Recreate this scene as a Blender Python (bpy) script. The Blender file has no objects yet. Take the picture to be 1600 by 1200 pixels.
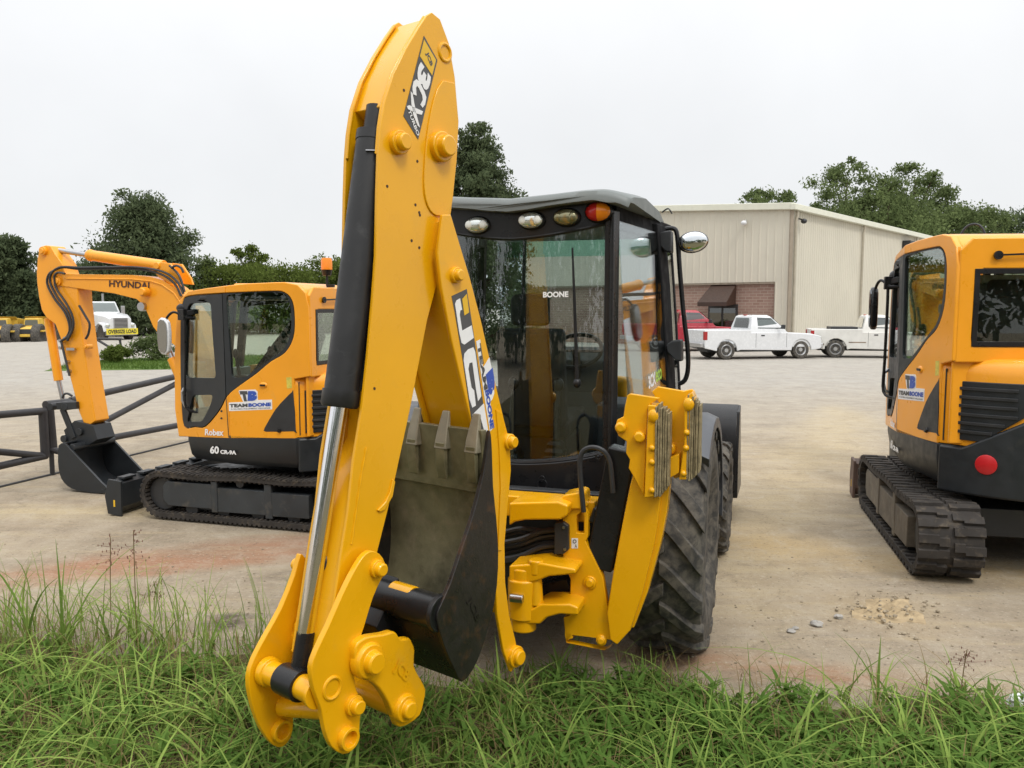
import bpy, bmesh, math, random
import numpy as np
from mathutils import Vector, Matrix
from mathutils.geometry import tessellate_polygon
SKYK=2.1
random.seed(7); rng=np.random.default_rng(7)
SC=bpy.context.scene; COL=SC.collection
R=math.radians
# ---------------------------------------------------------------- camera
FPX=1290.0; CH=2.15; PIT=math.atan(120/FPX)
cd=bpy.data.cameras.new('camera'); cam=bpy.data.objects.new('camera',cd); COL.objects.link(cam)
cd.sensor_fit='HORIZONTAL'; cd.sensor_width=36; cd.lens=36*FPX/1600; cd.clip_end=2000; cd.clip_start=.05
cam.location=(0,0,CH); cam.rotation_euler=(math.pi/2-PIT,0,0); SC.camera=cam
CAM=np.array([0,0,CH])
def ray(px,py):
    f=np.array([0,math.cos(PIT),-math.sin(PIT)]);u=np.array([0,math.sin(PIT),math.cos(PIT)])
    return f+np.array([1.,0,0])*(px-800)/FPX+u*(600-py)/FPX
def ground(px,py,z=0.):
    r=ray(px,py); return CAM+r*((z-CH)/r[2])
def atdepth(px,py,d):
    """point of the place seen in that direction, d metres ahead"""
    r=ray(px,py); return CAM+r*(d/r[1])
class Fr:
    """frame of a machine: u ahead, v to its right, z up"""
    def __init__(s,x,y,yaw,sc=1.,z=0.):
        s.x,s.y,s.yaw,s.s=x,y,yaw,sc
        s.o=np.array([x,y,z]);a=R(yaw)
        s.u=np.array([math.sin(a),math.cos(a),0]);s.v=np.array([math.cos(a),-math.sin(a),0]);s.z=np.array([0,0,1.])
    def pt(s,u,v,z): return s.o+s.s*(u*s.u+v*s.v+z*s.z)
    def hit(s,px,py,ax,val):
        r=ray(px,py);c=CAM-s.o;n={'u':s.u,'v':s.v,'z':s.z}[ax]
        t=(val*s.s-c@n)/(r@n);p=(c+t*r)/s.s
        return (float(p@s.u),float(p@s.v),float(p@s.z))
    def px2(s,ax,val,pts):
        k={'u':(1,2),'v':(0,2),'z':(0,1)}[ax]
        out=[]
        for p in pts:
            h=s.hit(p[0],p[1],ax,val); out.append((h[k[0]],h[k[1]]))
        return out
    def p2(s,ax,val,q):
        return s.pt(*{'u':(val,q[0],q[1]),'v':(q[0],val,q[1]),'z':(q[0],q[1],val)}[ax])
def cr(pts,sub=4,closed=True):
    P=[np.array(p,float) for p in pts];n=len(P);out=[]
    for i in range(n if closed else n-1):
        g=lambda k:P[k%n] if closed else P[min(max(k,0),n-1)]
        a,b,c,d=g(i-1),g(i),g(i+1),g(i+2)
        for j in range(sub):
            t=j/sub
            out.append(tuple(.5*((2*b)+(c-a)*t+(2*a-5*b+4*c-d)*t*t+(3*b-a-3*c+d)*t**3)))
    if not closed: out.append(tuple(P[-1]))
    return out
ROOT={}
class MB:
    def __init__(s): s.V=[];s.F=[];s.M=[];s.m=0
    def add(s,vs,fs):
        b=len(s.V); s.V+=[tuple(map(float,v)) for v in vs]
        for f in fs: s.F.append([b+i for i in f]); s.M.append(s.m)
        return s
    def prism(s,fr,ax,poly,a,b,holes=()):
        loops=[list(poly)]+[list(h) for h in holes]; vs=[];st=[]
        for val in (a,b):
            for lp in loops:
                st.append(len(vs)); vs+=[fr.p2(ax,val,q) for q in lp]
        nl=len(loops);n=sum(map(len,loops)); fs=[]
        if nl==1: fs+=[list(range(n)),list(range(2*n-1,n-1,-1))]
        else:
            tr=tessellate_polygon([[Vector((q[0],q[1],0)) for q in lp] for lp in loops])
            fs+=[list(t) for t in tr]+[[i+n for i in reversed(t)] for t in tr]
        for k,lp in enumerate(loops):
            o=st[k];m=len(lp)
            for i in range(m): j=(i+1)%m; fs.append([o+i,o+j,o+j+n,o+i+n])
        return s.add(vs,fs)
    def box(s,fr,u0,u1,v0,v1,z0,z1):
        return s.prism(fr,'z',[(u0,v0),(u1,v0),(u1,v1),(u0,v1)],z0,z1)
    def bar(s,p0,p1,w,h,up=(0,0,1)):
        p0=np.array(p0,float);p1=np.array(p1,float);d=p1-p0;d/=np.linalg.norm(d);up=np.array(up,float)
        x=np.cross(d,up)
        if np.linalg.norm(x)<1e-4: x=np.cross(d,np.array([1.,0,0]))
        x/=np.linalg.norm(x);y=np.cross(x,d)
        vs=[p+x*a*w/2+y*b*h/2 for p in (p0,p1) for a,b in ((-1,-1),(1,-1),(1,1),(-1,1))]
        return s.add(vs,[[0,1,2,3],[7,6,5,4],[0,4,5,1],[1,5,6,2],[2,6,7,3],[3,7,4,0]])
    def loft(s,rings,cap=True):
        n=len(rings[0]);vs=[p for r in rings for p in r];fs=[]
        for k in range(len(rings)-1):
            for i in range(n): j=(i+1)%n; fs.append([k*n+i,k*n+j,k*n+n+j,k*n+n+i])
        if cap: fs+=[list(range(n)),[(len(rings)-1)*n+i for i in range(n-1,-1,-1)]]
        return s.add(vs,fs)
    def cyl(s,p0,p1,r0,r1=None,seg=20,cap=True):
        return s.tube([p0,p1],[r0,r0 if r1 is None else r1],seg,cap)
    def tube(s,pts,r,seg=8,cap=True):
        P=[np.array(p,float) for p in pts];n=len(P);rr=r if hasattr(r,'__len__') else [r]*n
        d=P[1]-P[0];d/=np.linalg.norm(d)
        x=np.cross(d,[0,0,1.]) if abs(d[2])<.95 else np.cross(d,[1.,0,0]);x/=np.linalg.norm(x)
        rings=[]
        for i in range(n):
            t=P[min(i+1,n-1)]-P[max(i-1,0)];L=np.linalg.norm(t)
            t=t/L if L>1e-9 else d
            x=x-t*(x@t);x/=np.linalg.norm(x);y=np.cross(t,x)
            rings.append([P[i]+rr[i]*(x*math.cos(2*math.pi*k/seg)+y*math.sin(2*math.pi*k/seg)) for k in range(seg)])
        return s.loft(rings,cap)
    def hose(s,pts,r,seg=7,sub=5): return s.tube(cr(pts,sub,False),r,seg)
    def lathe(s,c,ax,prof,seg=32):
        """prof: list of (distance along ax, radius)"""
        c=np.array(c,float);ax=np.array(ax,float);ax/=np.linalg.norm(ax)
        x=np.cross(ax,[0,0,1.]) if abs(ax[2])<.9 else np.cross(ax,[1.,0,0]);x/=np.linalg.norm(x);y=np.cross(ax,x)
        return s.loft([[c+ax*a+r*(x*math.cos(2*math.pi*k/seg)+y*math.sin(2*math.pi*k/seg)) for k in range(seg)] for a,r in prof])
    def ell(s,c,a,b,d,seg=16,rows=8):
        c,a,b,d=[np.array(q,float) for q in (c,a,b,d)];rings=[]
        for i in range(rows+1):
            t=math.pi*(i/rows*.98+.01)
            rings.append([c+d*math.cos(t)+math.sin(t)*(a*math.cos(2*math.pi*k/seg)+b*math.sin(2*math.pi*k/seg)) for k in range(seg)])
        return s.loft(rings)
    def torus(s,c,ax,R_,r,seg=28,s2=8):
        c=np.array(c,float);ax=np.array(ax,float);ax/=np.linalg.norm(ax)
        x=np.cross(ax,[0,0,1.]) if abs(ax[2])<.9 else np.cross(ax,[1.,0,0]);x/=np.linalg.norm(x);y=np.cross(ax,x)
        vs=[];fs=[]
        for k in range(seg):
            a=2*math.pi*k/seg;e=x*math.cos(a)+y*math.sin(a)
            for j in range(s2):
                b=2*math.pi*j/s2; vs.append(c+e*(R_+r*math.cos(b))+ax*r*math.sin(b))
        for k in range(seg):
            for j in range(s2):
                k2=(k+1)%seg;j2=(j+1)%s2; fs.append([k*s2+j,k2*s2+j,k2*s2+j2,k*s2+j2])
        return s.add(vs,fs)
    def build(s,name,mats,parent=None,bevel=0.,smooth=35,seg=2):
        if not isinstance(mats,(list,tuple)): mats=[mats]
        me=bpy.data.meshes.new(name); bm=bmesh.new()
        top=parent
        while top is not None and top.parent is not None: top=top.parent
        inv=ROOT[top.name].inverted() if top is not None else Matrix()
        bv=[bm.verts.new(inv@Vector(v)) for v in s.V]
        for f,m in zip(s.F,s.M):
            try: q=bm.faces.new([bv[i] for i in f]); q.material_index=m
            except ValueError: pass
        bmesh.ops.recalc_face_normals(bm,faces=bm.faces)
        bm.to_mesh(me);bm.free()
        for m in mats: me.materials.append(m)
        if smooth:
            me.polygons.foreach_set('use_smooth',[True]*len(me.polygons)); me.set_sharp_from_angle(angle=R(smooth))
        o=bpy.data.objects.new(name,me);COL.objects.link(o);o.parent=parent
        if bevel:
            b=o.modifiers.new('bevel','BEVEL');b.width=bevel;b.segments=seg;b.limit_method='ANGLE';b.angle_limit=R(40);b.harden_normals=True
        return o
def tag(o,label=None,cat=None,group=None,kind=None):
    for k,v in (('label',label),('category',cat),('group',group),('kind',kind)):
        if v: o[k]=v
    return o
def root(name,x,y,z,yaw,label,cat,group=None):
    o=bpy.data.objects.new(name,None);COL.objects.link(o);o.empty_display_size=.2
    o.location=(x,y,z);o.rotation_euler=(0,0,-R(yaw))
    ROOT[o.name]=Matrix.Translation((x,y,z))@Matrix.Rotation(-R(yaw),4,'Z')
    return tag(o,label,cat,group)
def mesh_np(name,V,Q,mats,parent=None,smooth=False):
    V=np.asarray(V,float)
    top=parent
    while top is not None and top.parent is not None: top=top.parent
    if top is not None:
        m=np.array(ROOT[top.name].inverted()); V=V@m[:3,:3].T+m[:3,3]
    Q=np.asarray(Q,np.int32);k=Q.shape[1]
    me=bpy.data.meshes.new(name);me.vertices.add(len(V));me.vertices.foreach_set('co',V.astype(np.float32).ravel())
    me.loops.add(Q.size);me.loops.foreach_set('vertex_index',Q.ravel())
    me.polygons.add(len(Q));me.polygons.foreach_set('loop_start',np.arange(0,Q.size,k,dtype=np.int32))
    me.update(calc_edges=True)
    for m in (mats if isinstance(mats,(list,tuple)) else [mats]): me.materials.append(m)
    if smooth: me.polygons.foreach_set('use_smooth',[True]*len(me.polygons))
    o=bpy.data.objects.new(name,me);COL.objects.link(o);o.parent=parent
    return o
_tx={}
def rnd(poly,r,n=5):
    out=[];m=len(poly)
    for i in range(m):
        a,b,c=[np.array(poly[(i+k)%m],float) for k in (-1,0,1)]
        d1=a-b;d2=c-b;l1=np.linalg.norm(d1);l2=np.linalg.norm(d2);q=min(r,l1*.45,l2*.45)
        p0=b+d1/l1*q;p1=b+d2/l2*q
        for k in range(n+1):
            t=k/n;out.append(tuple((1-t)**2*p0+2*t*(1-t)*b+t*t*p1))
    return out
def text2d(body,bold=.02,space=1.):
    key=(body,bold,space)
    if key in _tx: return _tx[key]
    c=bpy.data.curves.new('t','FONT');c.body=body;c.offset=bold;c.resolution_u=3;c.space_character=space
    o=bpy.data.objects.new('t',c);COL.objects.link(o)
    dg=bpy.context.evaluated_depsgraph_get();dg.update()
    me=bpy.data.meshes.new_from_object(o.evaluated_get(dg))
    V=np.array([v.co[:2] for v in me.vertices]);F=[list(p.vertices) for p in me.polygons]
    bpy.data.objects.remove(o);bpy.data.meshes.remove(me)
    lo=V.min(0);hi=V.max(0);V=(V-lo)/(hi-lo);_tx[key]=(V,F);return V,F
def letters(mb,body,p0,p1,p2,off,bold=.02,space=1.):
    """body fitted to the parallelogram p0 (bottom left), p1 (bottom right), p2 (top left), lifted by vector off"""
    p0,p1,p2=[np.array(q,float) for q in (p0,p1,p2)]
    V,F=text2d(body,bold,space)
    return mb.add([p0+(p1-p0)*a+(p2-p0)*b+off for a,b in V],F)
# ---------------------------------------------------------------- materials
def newmat(name):
    m=bpy.data.materials.new(name);m.use_nodes=True;nt=m.node_tree;nt.nodes.clear();return m,nt
class NT:
    def __init__(s,nt): s.nt=nt
    def n(s,t,**k):
        q=s.nt.nodes.new(t)
        for a,b in k.items():
            if a.startswith('i_'): q.inputs[int(a[2:])].default_value=b
            else: setattr(q,a,b)
        return q
    def l(s,a,b): s.nt.links.new(a,b)
    def math(s,op,a,b=None,c=None,clamp=False):
        q=s.n('ShaderNodeMath',operation=op,use_clamp=clamp)
        for i,x in enumerate((a,b,c)):
            if x is None: continue
            if hasattr(x,'links'): s.l(x,q.inputs[i])
            else: q.inputs[i].default_value=x
        return q.outputs[0]
    def mix(s,f,a,b):
        q=s.n('ShaderNodeMix',data_type='RGBA')
        for i,x in ((0,f),(6,a),(7,b)):
            if hasattr(x,'links'): s.l(x,q.inputs[i])
            else: q.inputs[i].default_value=x if i==0 else (*x[:3],1)
        return q.outputs[2]
    def noise(s,vec,scale,detail=4,rough=.55,dist=0.):
        q=s.n('ShaderNodeTexNoise');q.inputs['Scale'].default_value=scale;q.inputs['Detail'].default_value=detail
        q.inputs['Roughness'].default_value=rough;q.inputs['Distortion'].default_value=dist
        if vec is not None: s.l(vec,q.inputs['Vector'])
        return q.outputs['Fac']
    def ramp(s,f,a,b,lo=0.,hi=1.):
        q=s.n('ShaderNodeMapRange',clamp=True);s.l(f,q.inputs[0])
        for i,x in enumerate((a,b,lo,hi)): q.inputs[i+1].default_value=x
        return q.outputs[0]
    def geo(s): return s.n('ShaderNodeTexCoord').outputs['Object']
    def bump(s,h,strength=.3,dist=.01):
        q=s.n('ShaderNodeBump');q.inputs['Strength'].default_value=strength;q.inputs['Distance'].default_value=dist;s.l(h,q.inputs['Height']);return q.outputs[0]
    def out(s,sh): s.l(sh,s.n('ShaderNodeOutputMaterial').inputs[0])
    def pbsdf(s,col,rough=.5,metal=0.,coat=0.,normal=None,spec=.5):
        q=s.n('ShaderNodeBsdfPrincipled')
        for k,x in (('Base Color',col),('Roughness',rough),('Metallic',metal),('Coat Weight',coat),('Specular IOR Level',spec)):
            if hasattr(x,'links'): s.l(x,q.inputs[k])
            else: q.inputs[k].default_value=(*x[:3],1) if k=='Base Color' else x
        q.inputs['Coat Roughness'].default_value=.12
        if normal is not None: s.l(normal,q.inputs['Normal'])
        return q.outputs[0]
def paint(name,col,rough=.35,metal=0.,coat=0.,var=.12,scale=3.,dust=None,dustamt=.0,bump=0.,bscale=60,spec=.5,chips=0.,scratch=0.):
    m,nt=newmat(name);N=NT(nt);g=N.geo()
    n1=N.noise(g,scale,5,.6)
    f=N.ramp(n1,.3,.7)
    c=N.mix(f,[x*(1-var) for x in col],[min(1,x*(1+var)) for x in col])
    r=N.ramp(N.noise(g,scale*4,3),.3,.7,rough*.8,min(1,rough*1.25))
    if dust:
        dn=N.ramp(N.noise(g,scale*2.3,8,.65,.4),.62-dustamt*.5,.78-dustamt*.4,0,min(1,.25+dustamt))
        c=N.mix(dn,c,dust)
    if chips:
        vo=N.noise(g,38,2,.5); ch=N.ramp(vo,.735-.02*chips,.75-.02*chips)
        c=N.mix(ch,c,(.05,.03,.02))
    if scratch:
        for sc_,th,cl in (((9,9,.9),.71,(.42,.21,.03)),((1.2,1.2,30),.74,(.62,.36,.08)),((7,7,1.1),.74,(.20,.13,.05))):
            mp=N.n('ShaderNodeMapping');mp.inputs['Scale'].default_value=sc_;mp.inputs['Rotation'].default_value=(.12,.2,.3);N.l(g,mp.inputs[0])
            c=N.mix(N.ramp(N.noise(mp.outputs[0],1.7,7,.68),th-.04*scratch,th+.10,0,.55),c,cl)
    nm=N.bump(N.noise(g,bscale,4,.6),bump,.004) if bump else None
    N.out(N.pbsdf(c,r,metal,coat,nm,spec));return m
def plain(name,col,rough=.5,metal=0.,spec=.5):
    m,nt=newmat(name);N=NT(nt);g=N.geo()
    f=N.noise(g,25,3);c=N.mix(f,[x*.9 for x in col],[min(1,x*1.08) for x in col])
    N.out(N.pbsdf(c,rough,metal,0,None,spec));return m
def glass(name,tint,refl=.10,rcol=(1,1,1),fk=.9):
    m,nt=newmat(name);N=NT(nt)
    t=N.n('ShaderNodeBsdfTransparent');t.inputs[0].default_value=(*tint,1)
    gl=N.n('ShaderNodeBsdfGlossy');gl.inputs[0].default_value=(*rcol,1);gl.inputs['Roughness'].default_value=.0
    fr=N.n('ShaderNodeFresnel');fr.inputs[0].default_value=1.45
    f=N.math('ADD',N.math('MULTIPLY',fr.outputs[0],fk),refl,clamp=True)
    mx=N.n('ShaderNodeMixShader');N.l(f,mx.inputs[0]);N.l(t.outputs[0],mx.inputs[1]);N.l(gl.outputs[0],mx.inputs[2]);N.out(mx.outputs[0]);return m
def leafmat(name,c0,c1,trans=.35):
    m,nt=newmat(name);N=NT(nt)
    ri=N.n('ShaderNodeNewGeometry').outputs['Random Per Island']
    n2=N.ramp(N.noise(N.geo(),.6,3),.35,.65)
    f=N.math('ADD',N.math('MULTIPLY',ri,.6),N.math('MULTIPLY',n2,.4))
    c=N.mix(f,c0,c1)
    d=N.n('ShaderNodeBsdfDiffuse');N.l(c,d.inputs[0]);t=N.n('ShaderNodeBsdfTranslucent');N.l(c,t.inputs[0])
    mx=N.n('ShaderNodeMixShader');mx.inputs[0].default_value=trans;N.l(d.outputs[0],mx.inputs[1]);N.l(t.outputs[0],mx.inputs[2])
    N.out(mx.outputs[0]);return m
DUST=(.34,.28,.2)
Y=paint('loader_yellow',(.79,.385,.003),.3,coat=.5,spec=.3,var=.05,scale=2.,dust=(.5,.3,.06),dustamt=.03,scratch=1.)
YX=paint('excavator_yellow',(.86,.345,.014),.32,coat=.35,var=.05,scale=2.,dust=(.55,.36,.12),dustamt=.03,scratch=.5,spec=.35)
BLK=paint('black_paint',(.012,.012,.013),.3,var=.3,coat=.0,dust=(.1,.09,.07),dustamt=.02,spec=.35)
STEELB=paint('worn_black_steel',(.014,.012,.011),.34,var=.4,scale=4,dust=(.13,.055,.018),dustamt=.17,bump=.25,bscale=40)
OLIVE=paint('bucket_steel',(.155,.138,.075),.42,metal=.35,var=.5,scale=4,dust=(.30,.24,.15),dustamt=.2,bump=.3,bscale=30)
TOOTH=paint('tooth_steel',(.23,.2,.14),.45,metal=.3,var=.2,scale=12,dust=(.12,.11,.08),dustamt=.1)
BLKM=paint('black_matt',(.012,.012,.013),.75,var=.3,spec=.12)
DPL=paint('dark_plastic',(.024,.025,.027),.45,var=.2,dust=(.10,.09,.075),dustamt=.06)
SKIRT=paint('skirt_grey',(.017,.020,.023),.42,var=.2,dust=(.07,.065,.055),dustamt=.05)
RUB=paint('tyre_rubber',(.045,.043,.04),.8,var=.4,scale=6,dust=(.17,.15,.12),dustamt=.4,bump=.3,bscale=50,spec=.3)
RUBT=paint('track_rubber',(.04,.035,.031),.8,var=.3,scale=6,dust=(.17,.135,.095),dustamt=.2,bump=.3,bscale=50,spec=.25)
PAD=paint('pad_rubber',(.26,.21,.12),.9,var=.4,scale=22,dust=(.10,.085,.05),dustamt=.25,bump=.8,bscale=45,spec=.2)
CHR=plain('chrome',(.88,.88,.9),.12,1.)
STL=plain('bright_steel',(.45,.45,.46),.3,1.)
ROOFG=paint('roof_grey',(.15,.165,.16),.5,var=.15,scale=2,dust=(.22,.22,.2),dustamt=.08)
WHITE=plain('decal_white',(.8,.8,.8),.4)
WPAINT=paint('white_paint',(.66,.67,.68),.25,var=.04,coat=.4)
DKDEC=plain('decal_grey',(.07,.072,.075),.4)
BLUE=plain('decal_blue',(.035,.09,.42),.4)
YDEC=plain('decal_yellow',(.75,.45,.02),.4)
LIME=plain('decal_lime',(.35,.6,.05),.4)
LENS=plain('clear_lens',(.72,.75,.72),.16,.75)
LENSY=plain('aged_lens',(.3,.28,.17),.2,.7)
REDL=plain('red_lens',(.5,.02,.02),.15)
AMB=plain('amber_lens',(.85,.25,.01),.15)
REDP=paint('red_paint',(.35,.02,.035),.3,coat=.4,var=.06)
GL=glass('cab_glass',(.80,.85,.85),.045,fk=.65)
GLX=glass('excavator_glass',(.86,.91,.87),.015,fk=.6)
GLD=glass('car_glass',(.30,.36,.34),.09)
MIRR=plain('mirror_glass',(.75,.78,.8),.03,1.)
SEATM=paint('seat_fabric',(.018,.018,.02),.8,var=.3)
FILMM=paint('plastic_film',(.25,.28,.28),.25,var=.35,scale=9,bump=.8,bscale=18)
GREYI=paint('interior_grey',(.085,.09,.095),.6,var=.2)
# ================================================================ BACKHOE LOADER
VX,VY,VYAW=.135,5.431,18
VF=Fr(VX,VY,VYAW)
bh=root('backhoe_loader',VX,VY,0,VYAW,'yellow backhoe loader with its digging arm folded up nearest the camera','backhoe loader')
KU,KV=-.95,.292
_k=VF.pt(KU,KV,0); BF=Fr(_k[0],_k[1],38)
def prt(mb,name,mat,par=bh,bevel=.006,**k): return mb.build(name,mat,par,bevel,**k)
def boss(mb,fr,px,v,r,h,inner=True,sgn=1):
    """round pin head standing on a side plate"""
    c=np.array(fr.pt(*fr.hit(px[0],px[1],'v',v)));n=fr.v*sgn
    mb.lathe(c-n*.01,n,[(0,.001),(0,r),(h*.55,r),(h*.55+.004,r*.93),(h*.6,r*.72),(h,r*.70),(h+.006,r*.6),(h+.006,.001)],24)
    return c
DV0,DV1=-.108,.11
# ---- dipper
dout=[(675,19),(688,30),(702,68),(711,120),(717,190),(714,250),(708,310),(699,375),(688,425),(668,500),(641,640),(613,770),(590,862),(566,960),(550,1035),(508,1040),(520,960),(535,860),(545,800),(553,720),(566,640),(575,560),(583,470),(588,400),(590,300),(592,240),(595,200),(601,160),(615,115),(635,75),(655,42),(667,24)]
D=BF.px2('v',DV1,dout)
def infront(pts,du): return [(u+du,z) for u,z in pts]
dip=MB()
dip.prism(BF,'v',D,DV1-.018,DV1); dip.prism(BF,'v',D,DV0,DV0+.018)
# core box: closed head, recessed throat for the ram, flush lower box
dc=[(671,27),(684,38),(697,72),(705,122),(711,190),(708,250),(702,310),(693,372),(683,420),(663,497),(637,636),(608,768),(585,858),(562,955),(546,1028),(513,1034),(524,958),(540,858),(550,800),(563,745),(592,690),(604,560),(614,470),(622,400),(628,300),(632,240),(628,190),(606,164),(619,120),(638,79),(657,47)]
dip.prism(BF,'v',BF.px2('v',DV1,dc),DV0+.017,DV1-.017)
# raised stiffener on the right side
st=cr([(691,126),(681,142),(671,180),(664,230),(661,290),(667,322),(680,337),(700,336)],3,False)+[(706,310),(712,250),(715,190),(709,130)]
dip.prism(BF,'v',BF.px2('v',DV1,st),DV1-.002,DV1+.008)
dip.prism(BF,'v',BF.px2('v',DV1,[(612,748),(616,752),(612,775),(600,796),(592,800),(588,797),(600,785),(608,768)]),DV1-.002,DV1+.009)
# thick edge welds on the head
e=BF.px2('v',DV1,[(592,240),(595,200),(601,160),(615,115),(635,75),(655,42),(667,24)])
dip.tube([BF.pt(u+.004,DV1-.02,z) for u,z in e],.008,6); dip.tube([BF.pt(u+.004,DV0+.02,z) for u,z in e],.008,6)
dipper=prt(dip,'dipper',Y,bevel=.005)
b=MB();b.tube([BF.pt(*BF.hit(x,y,'v',DV1)) for x,y in cr([(572,700),(564,745),(556,800),(549,850)],6,False)],[.005+.0022*math.sin(i*2.1) for i in range(19)],6);prt(b,'weld_bead',Y,dipper,0)
for px,r,h in (((621,223),.05,.06),((685,230),.066,.075)):
    b=MB();boss(b,BF,px,DV1,r,h);prt(b,'pivot_pin',Y,dipper,.003);b=MB();boss(b,BF,px,DV0,r,h,sgn=-1);prt(b,'pivot_pin',Y,dipper,.003)
b=MB();c=np.array(BF.pt(*BF.hit(695,82,'v',DV1)));b.torus(c,BF.v,.036,.008);prt(b,'bush_ring',Y,dipper,0)
HOLE=plain('hole_dark',(.05,.02,.01),.6)
c=np.array(BF.pt(*BF.hit(519,881,'v',0)))
b=MB();b.ell(c+np.array([-.02,-.02,0]),[.02,0,0],[0,.02,0],[0,0,.045]);prt(b,'slot_cover',DPL,dipper,0)
for p in ((631,141),(652,252),(605,291),(649,320),(655,332),(656,336),(643,376),(655,387),(585,607)):
    b=MB();c=np.array(BF.pt(*BF.hit(p[0],p[1],'v',DV1)));b.lathe(c,BF.v,[(-.004,.001),(-.004,.0065),(.0012,.0065),(.0012,.001)],8);prt(b,'bolt_hole',HOLE,dipper,0)
def pxo(px,v=DV1,off=.0): 
    h=BF.hit(px[0],px[1],'v',v);return np.array(BF.pt(h[0],h[1]+off,h[2]))
# model sticker on dipper
lab=MB();lab.prism(BF,'v',BF.px2('v',DV1,[(662,56),(683,94),(653,218),(630,181)]),DV1+.0005,DV1+.002);lb=prt(lab,'sticker',DKDEC,dipper,0)
b=MB();b.prism(BF,'v',BF.px2('v',DV1,[(662,62),(680.5,94),(674.5,118),(655.5,88)]),DV1+.0018,DV1+.0032);prt(b,'sticker',YDEC,dipper,0)
b=MB();off=BF.v*.0042
letters(b,'3',pxo((655.5,95)),pxo((648.5,121)),pxo((673.5,121)),off*.9,.06)
for gl in (
           [(262,612),(257,560),(267,514),(288,499),(310,519),(346,590),(361,635),(351,690),(332,713),(317,690),(335,655),(330,620),(306,568),(291,548),(283,562),(287,622)],
           [(244,590),(258,608),(272,690),(286,760),(313,862),(295,846),(262,765),(249,680)],[(214,702),(234,694),(336,740),(326,766),(290,757),(224,724)]):
    b.prism(BF,'v',BF.px2('v',DV1,[(590+x/4.8,20+y/4.8) for x,y in gl]),DV1+.0022,DV1+.0042)
letters(b,'TURBO',pxo((636,173)),pxo((651,213)),pxo((640,171)),off,.02)
prt(b,'lettering',WHITE,dipper,0)
b=MB();letters(b,'JCB',pxo((663,84)),pxo((671,105)),pxo((668,80)),off,.04);prt(b,'lettering',DKDEC,dipper,0)
# ---- dipper ram
def pxv(px,v=0.01): return np.array(BF.pt(*BF.hit(px[0],px[1],'v',v)))
top,bot=pxv((590,168)),pxv((531,632))
end,eye=pxv((473,1020),-.03),pxv((457,1066),-.03)
ax=(bot-top)/np.linalg.norm(bot-top);rax=(eye-bot)/np.linalg.norm(eye-bot)
ram=MB();ram.cyl(top,top+ax*.13,.047,.047,28);ram.cyl(top+ax*.11,bot,.071,.071,32);ram.lathe(bot,ax,[(-.06,.07),(-.06,.078),(0,.078),(.012,.07),(.012,.03)],32)
ram.lathe(top,ax,[(.11,.05),(.11,.074),(.15,.074),(.15,.06)],28)
ramo=prt(ram,'dipper_ram',paint('ram_black',(.017,.017,.018),.45,var=.3,scale=5,dust=(.12,.12,.12),dustamt=.05,bump=.1),bevel=0)
b=MB();b.cyl(bot,end,.036,.036,28);prt(b,'ram_rod',CHR,ramo,0)
b=MB();b.cyl(end-rax*.09,end+rax*.07,.0385,.0395,24);b.cyl(eye-BF.v*.062,eye+BF.v*.062,.064,.064,28);prt(b,'rod_end',BLK,ramo,.004)
# oil pipe along the ram
b=MB();hp=[pxo((590,490),.05),pxo((582,540),.05),pxo((578,580),.055),pxo((571,605),.05),pxo((560,612),.03)]
b.hose([p-BF.u*.03 for p in hp],.013);prt(b,'oil_pipe',DPL,ramo,0)
b=MB();bx=top+ax*.2
b.bar(bx+np.array([-.012,-.071,0])*1.0,bx+np.array([.03,-.066,0]),.028,.004,up=-ax);prt(b,'data_plate',STL,ramo,0)
# ---- tipping link side plates
LV=.165
lpx=[(588,862),(599,872),(603,890),(595,908),(583,935),(570,978),(557,1020),(554,1060),(560,1085),(566,1100),(563,1125),(561,1150),(552,1172),(536,1179),(518,1166),(508,1140),(502,1108),(491,1078),(487,1045),(495,1018),(514,978),(534,932),(552,895),(566,872),(577,862)]
LP=BF.px2('v',LV,cr(lpx,2))
LVL=-.205
LPL=BF.px2('v',LVL,cr([(470,866),(478,872),(500,880),(505,920),(496,960),(484,1010),(470,1050),(456,1080),(450,1098),(459,1115),(457,1145),(450,1160),(440,1168),(428,1165),(415,1150),(402,1125),(392,1090),(389,1060),(397,1030),(418,990),(440,950),(460,900)],2))
for v0,v1,sg in ((LV-.03,LV,1),(LVL-.03,LVL,-1)):
    b=MB();b.prism(BF,'v',LP if sg>0 else LPL,v0,v1);vv=v1
    lk=prt(b,'tipping_link',Y,bevel=.005)
    for px,r,h in (((588,888),.038,.045),((551,1101),.042,.05)):
        if sg<0: px,r=((471,884),.038) if px[0]>570 else ((446,1098),.042)
        q=BF.hit(px[0],px[1],'v',LV if sg>0 else LVL-.03);c=np.array(BF.pt(*q));b=MB();n=BF.v*sg
        b.lathe(c-n*.005,n,[(0,.001),(0,r),(h*.5,r),(h*.5,r*.75),(h,r*.72),(h+.005,r*.6),(h+.005,.001)],22);prt(b,'pivot_pin',Y,lk,.003)
    q=BF.hit(541,1152,'v',LV) if sg>0 else BF.hit(437,1140,'v',LVL);c=np.array(BF.pt(*q));b=MB();n=BF.v
    b.lathe(c-n*.02,n,[(0,.03),(0,.046),(.05,.046),(.05,.033),(.0,.03)],24);prt(b,'bush_ring',Y,lk,.002)
    if sg<0: continue
    q=BF.hit(519,1075,'v',LV);c=np.array(BF.pt(q[0],vv,q[2]));b=MB();b.torus(c,BF.v,.042,.008);prt(b,'pivot_pin',Y,lk,0)
b=MB();n=BF.v
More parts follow.
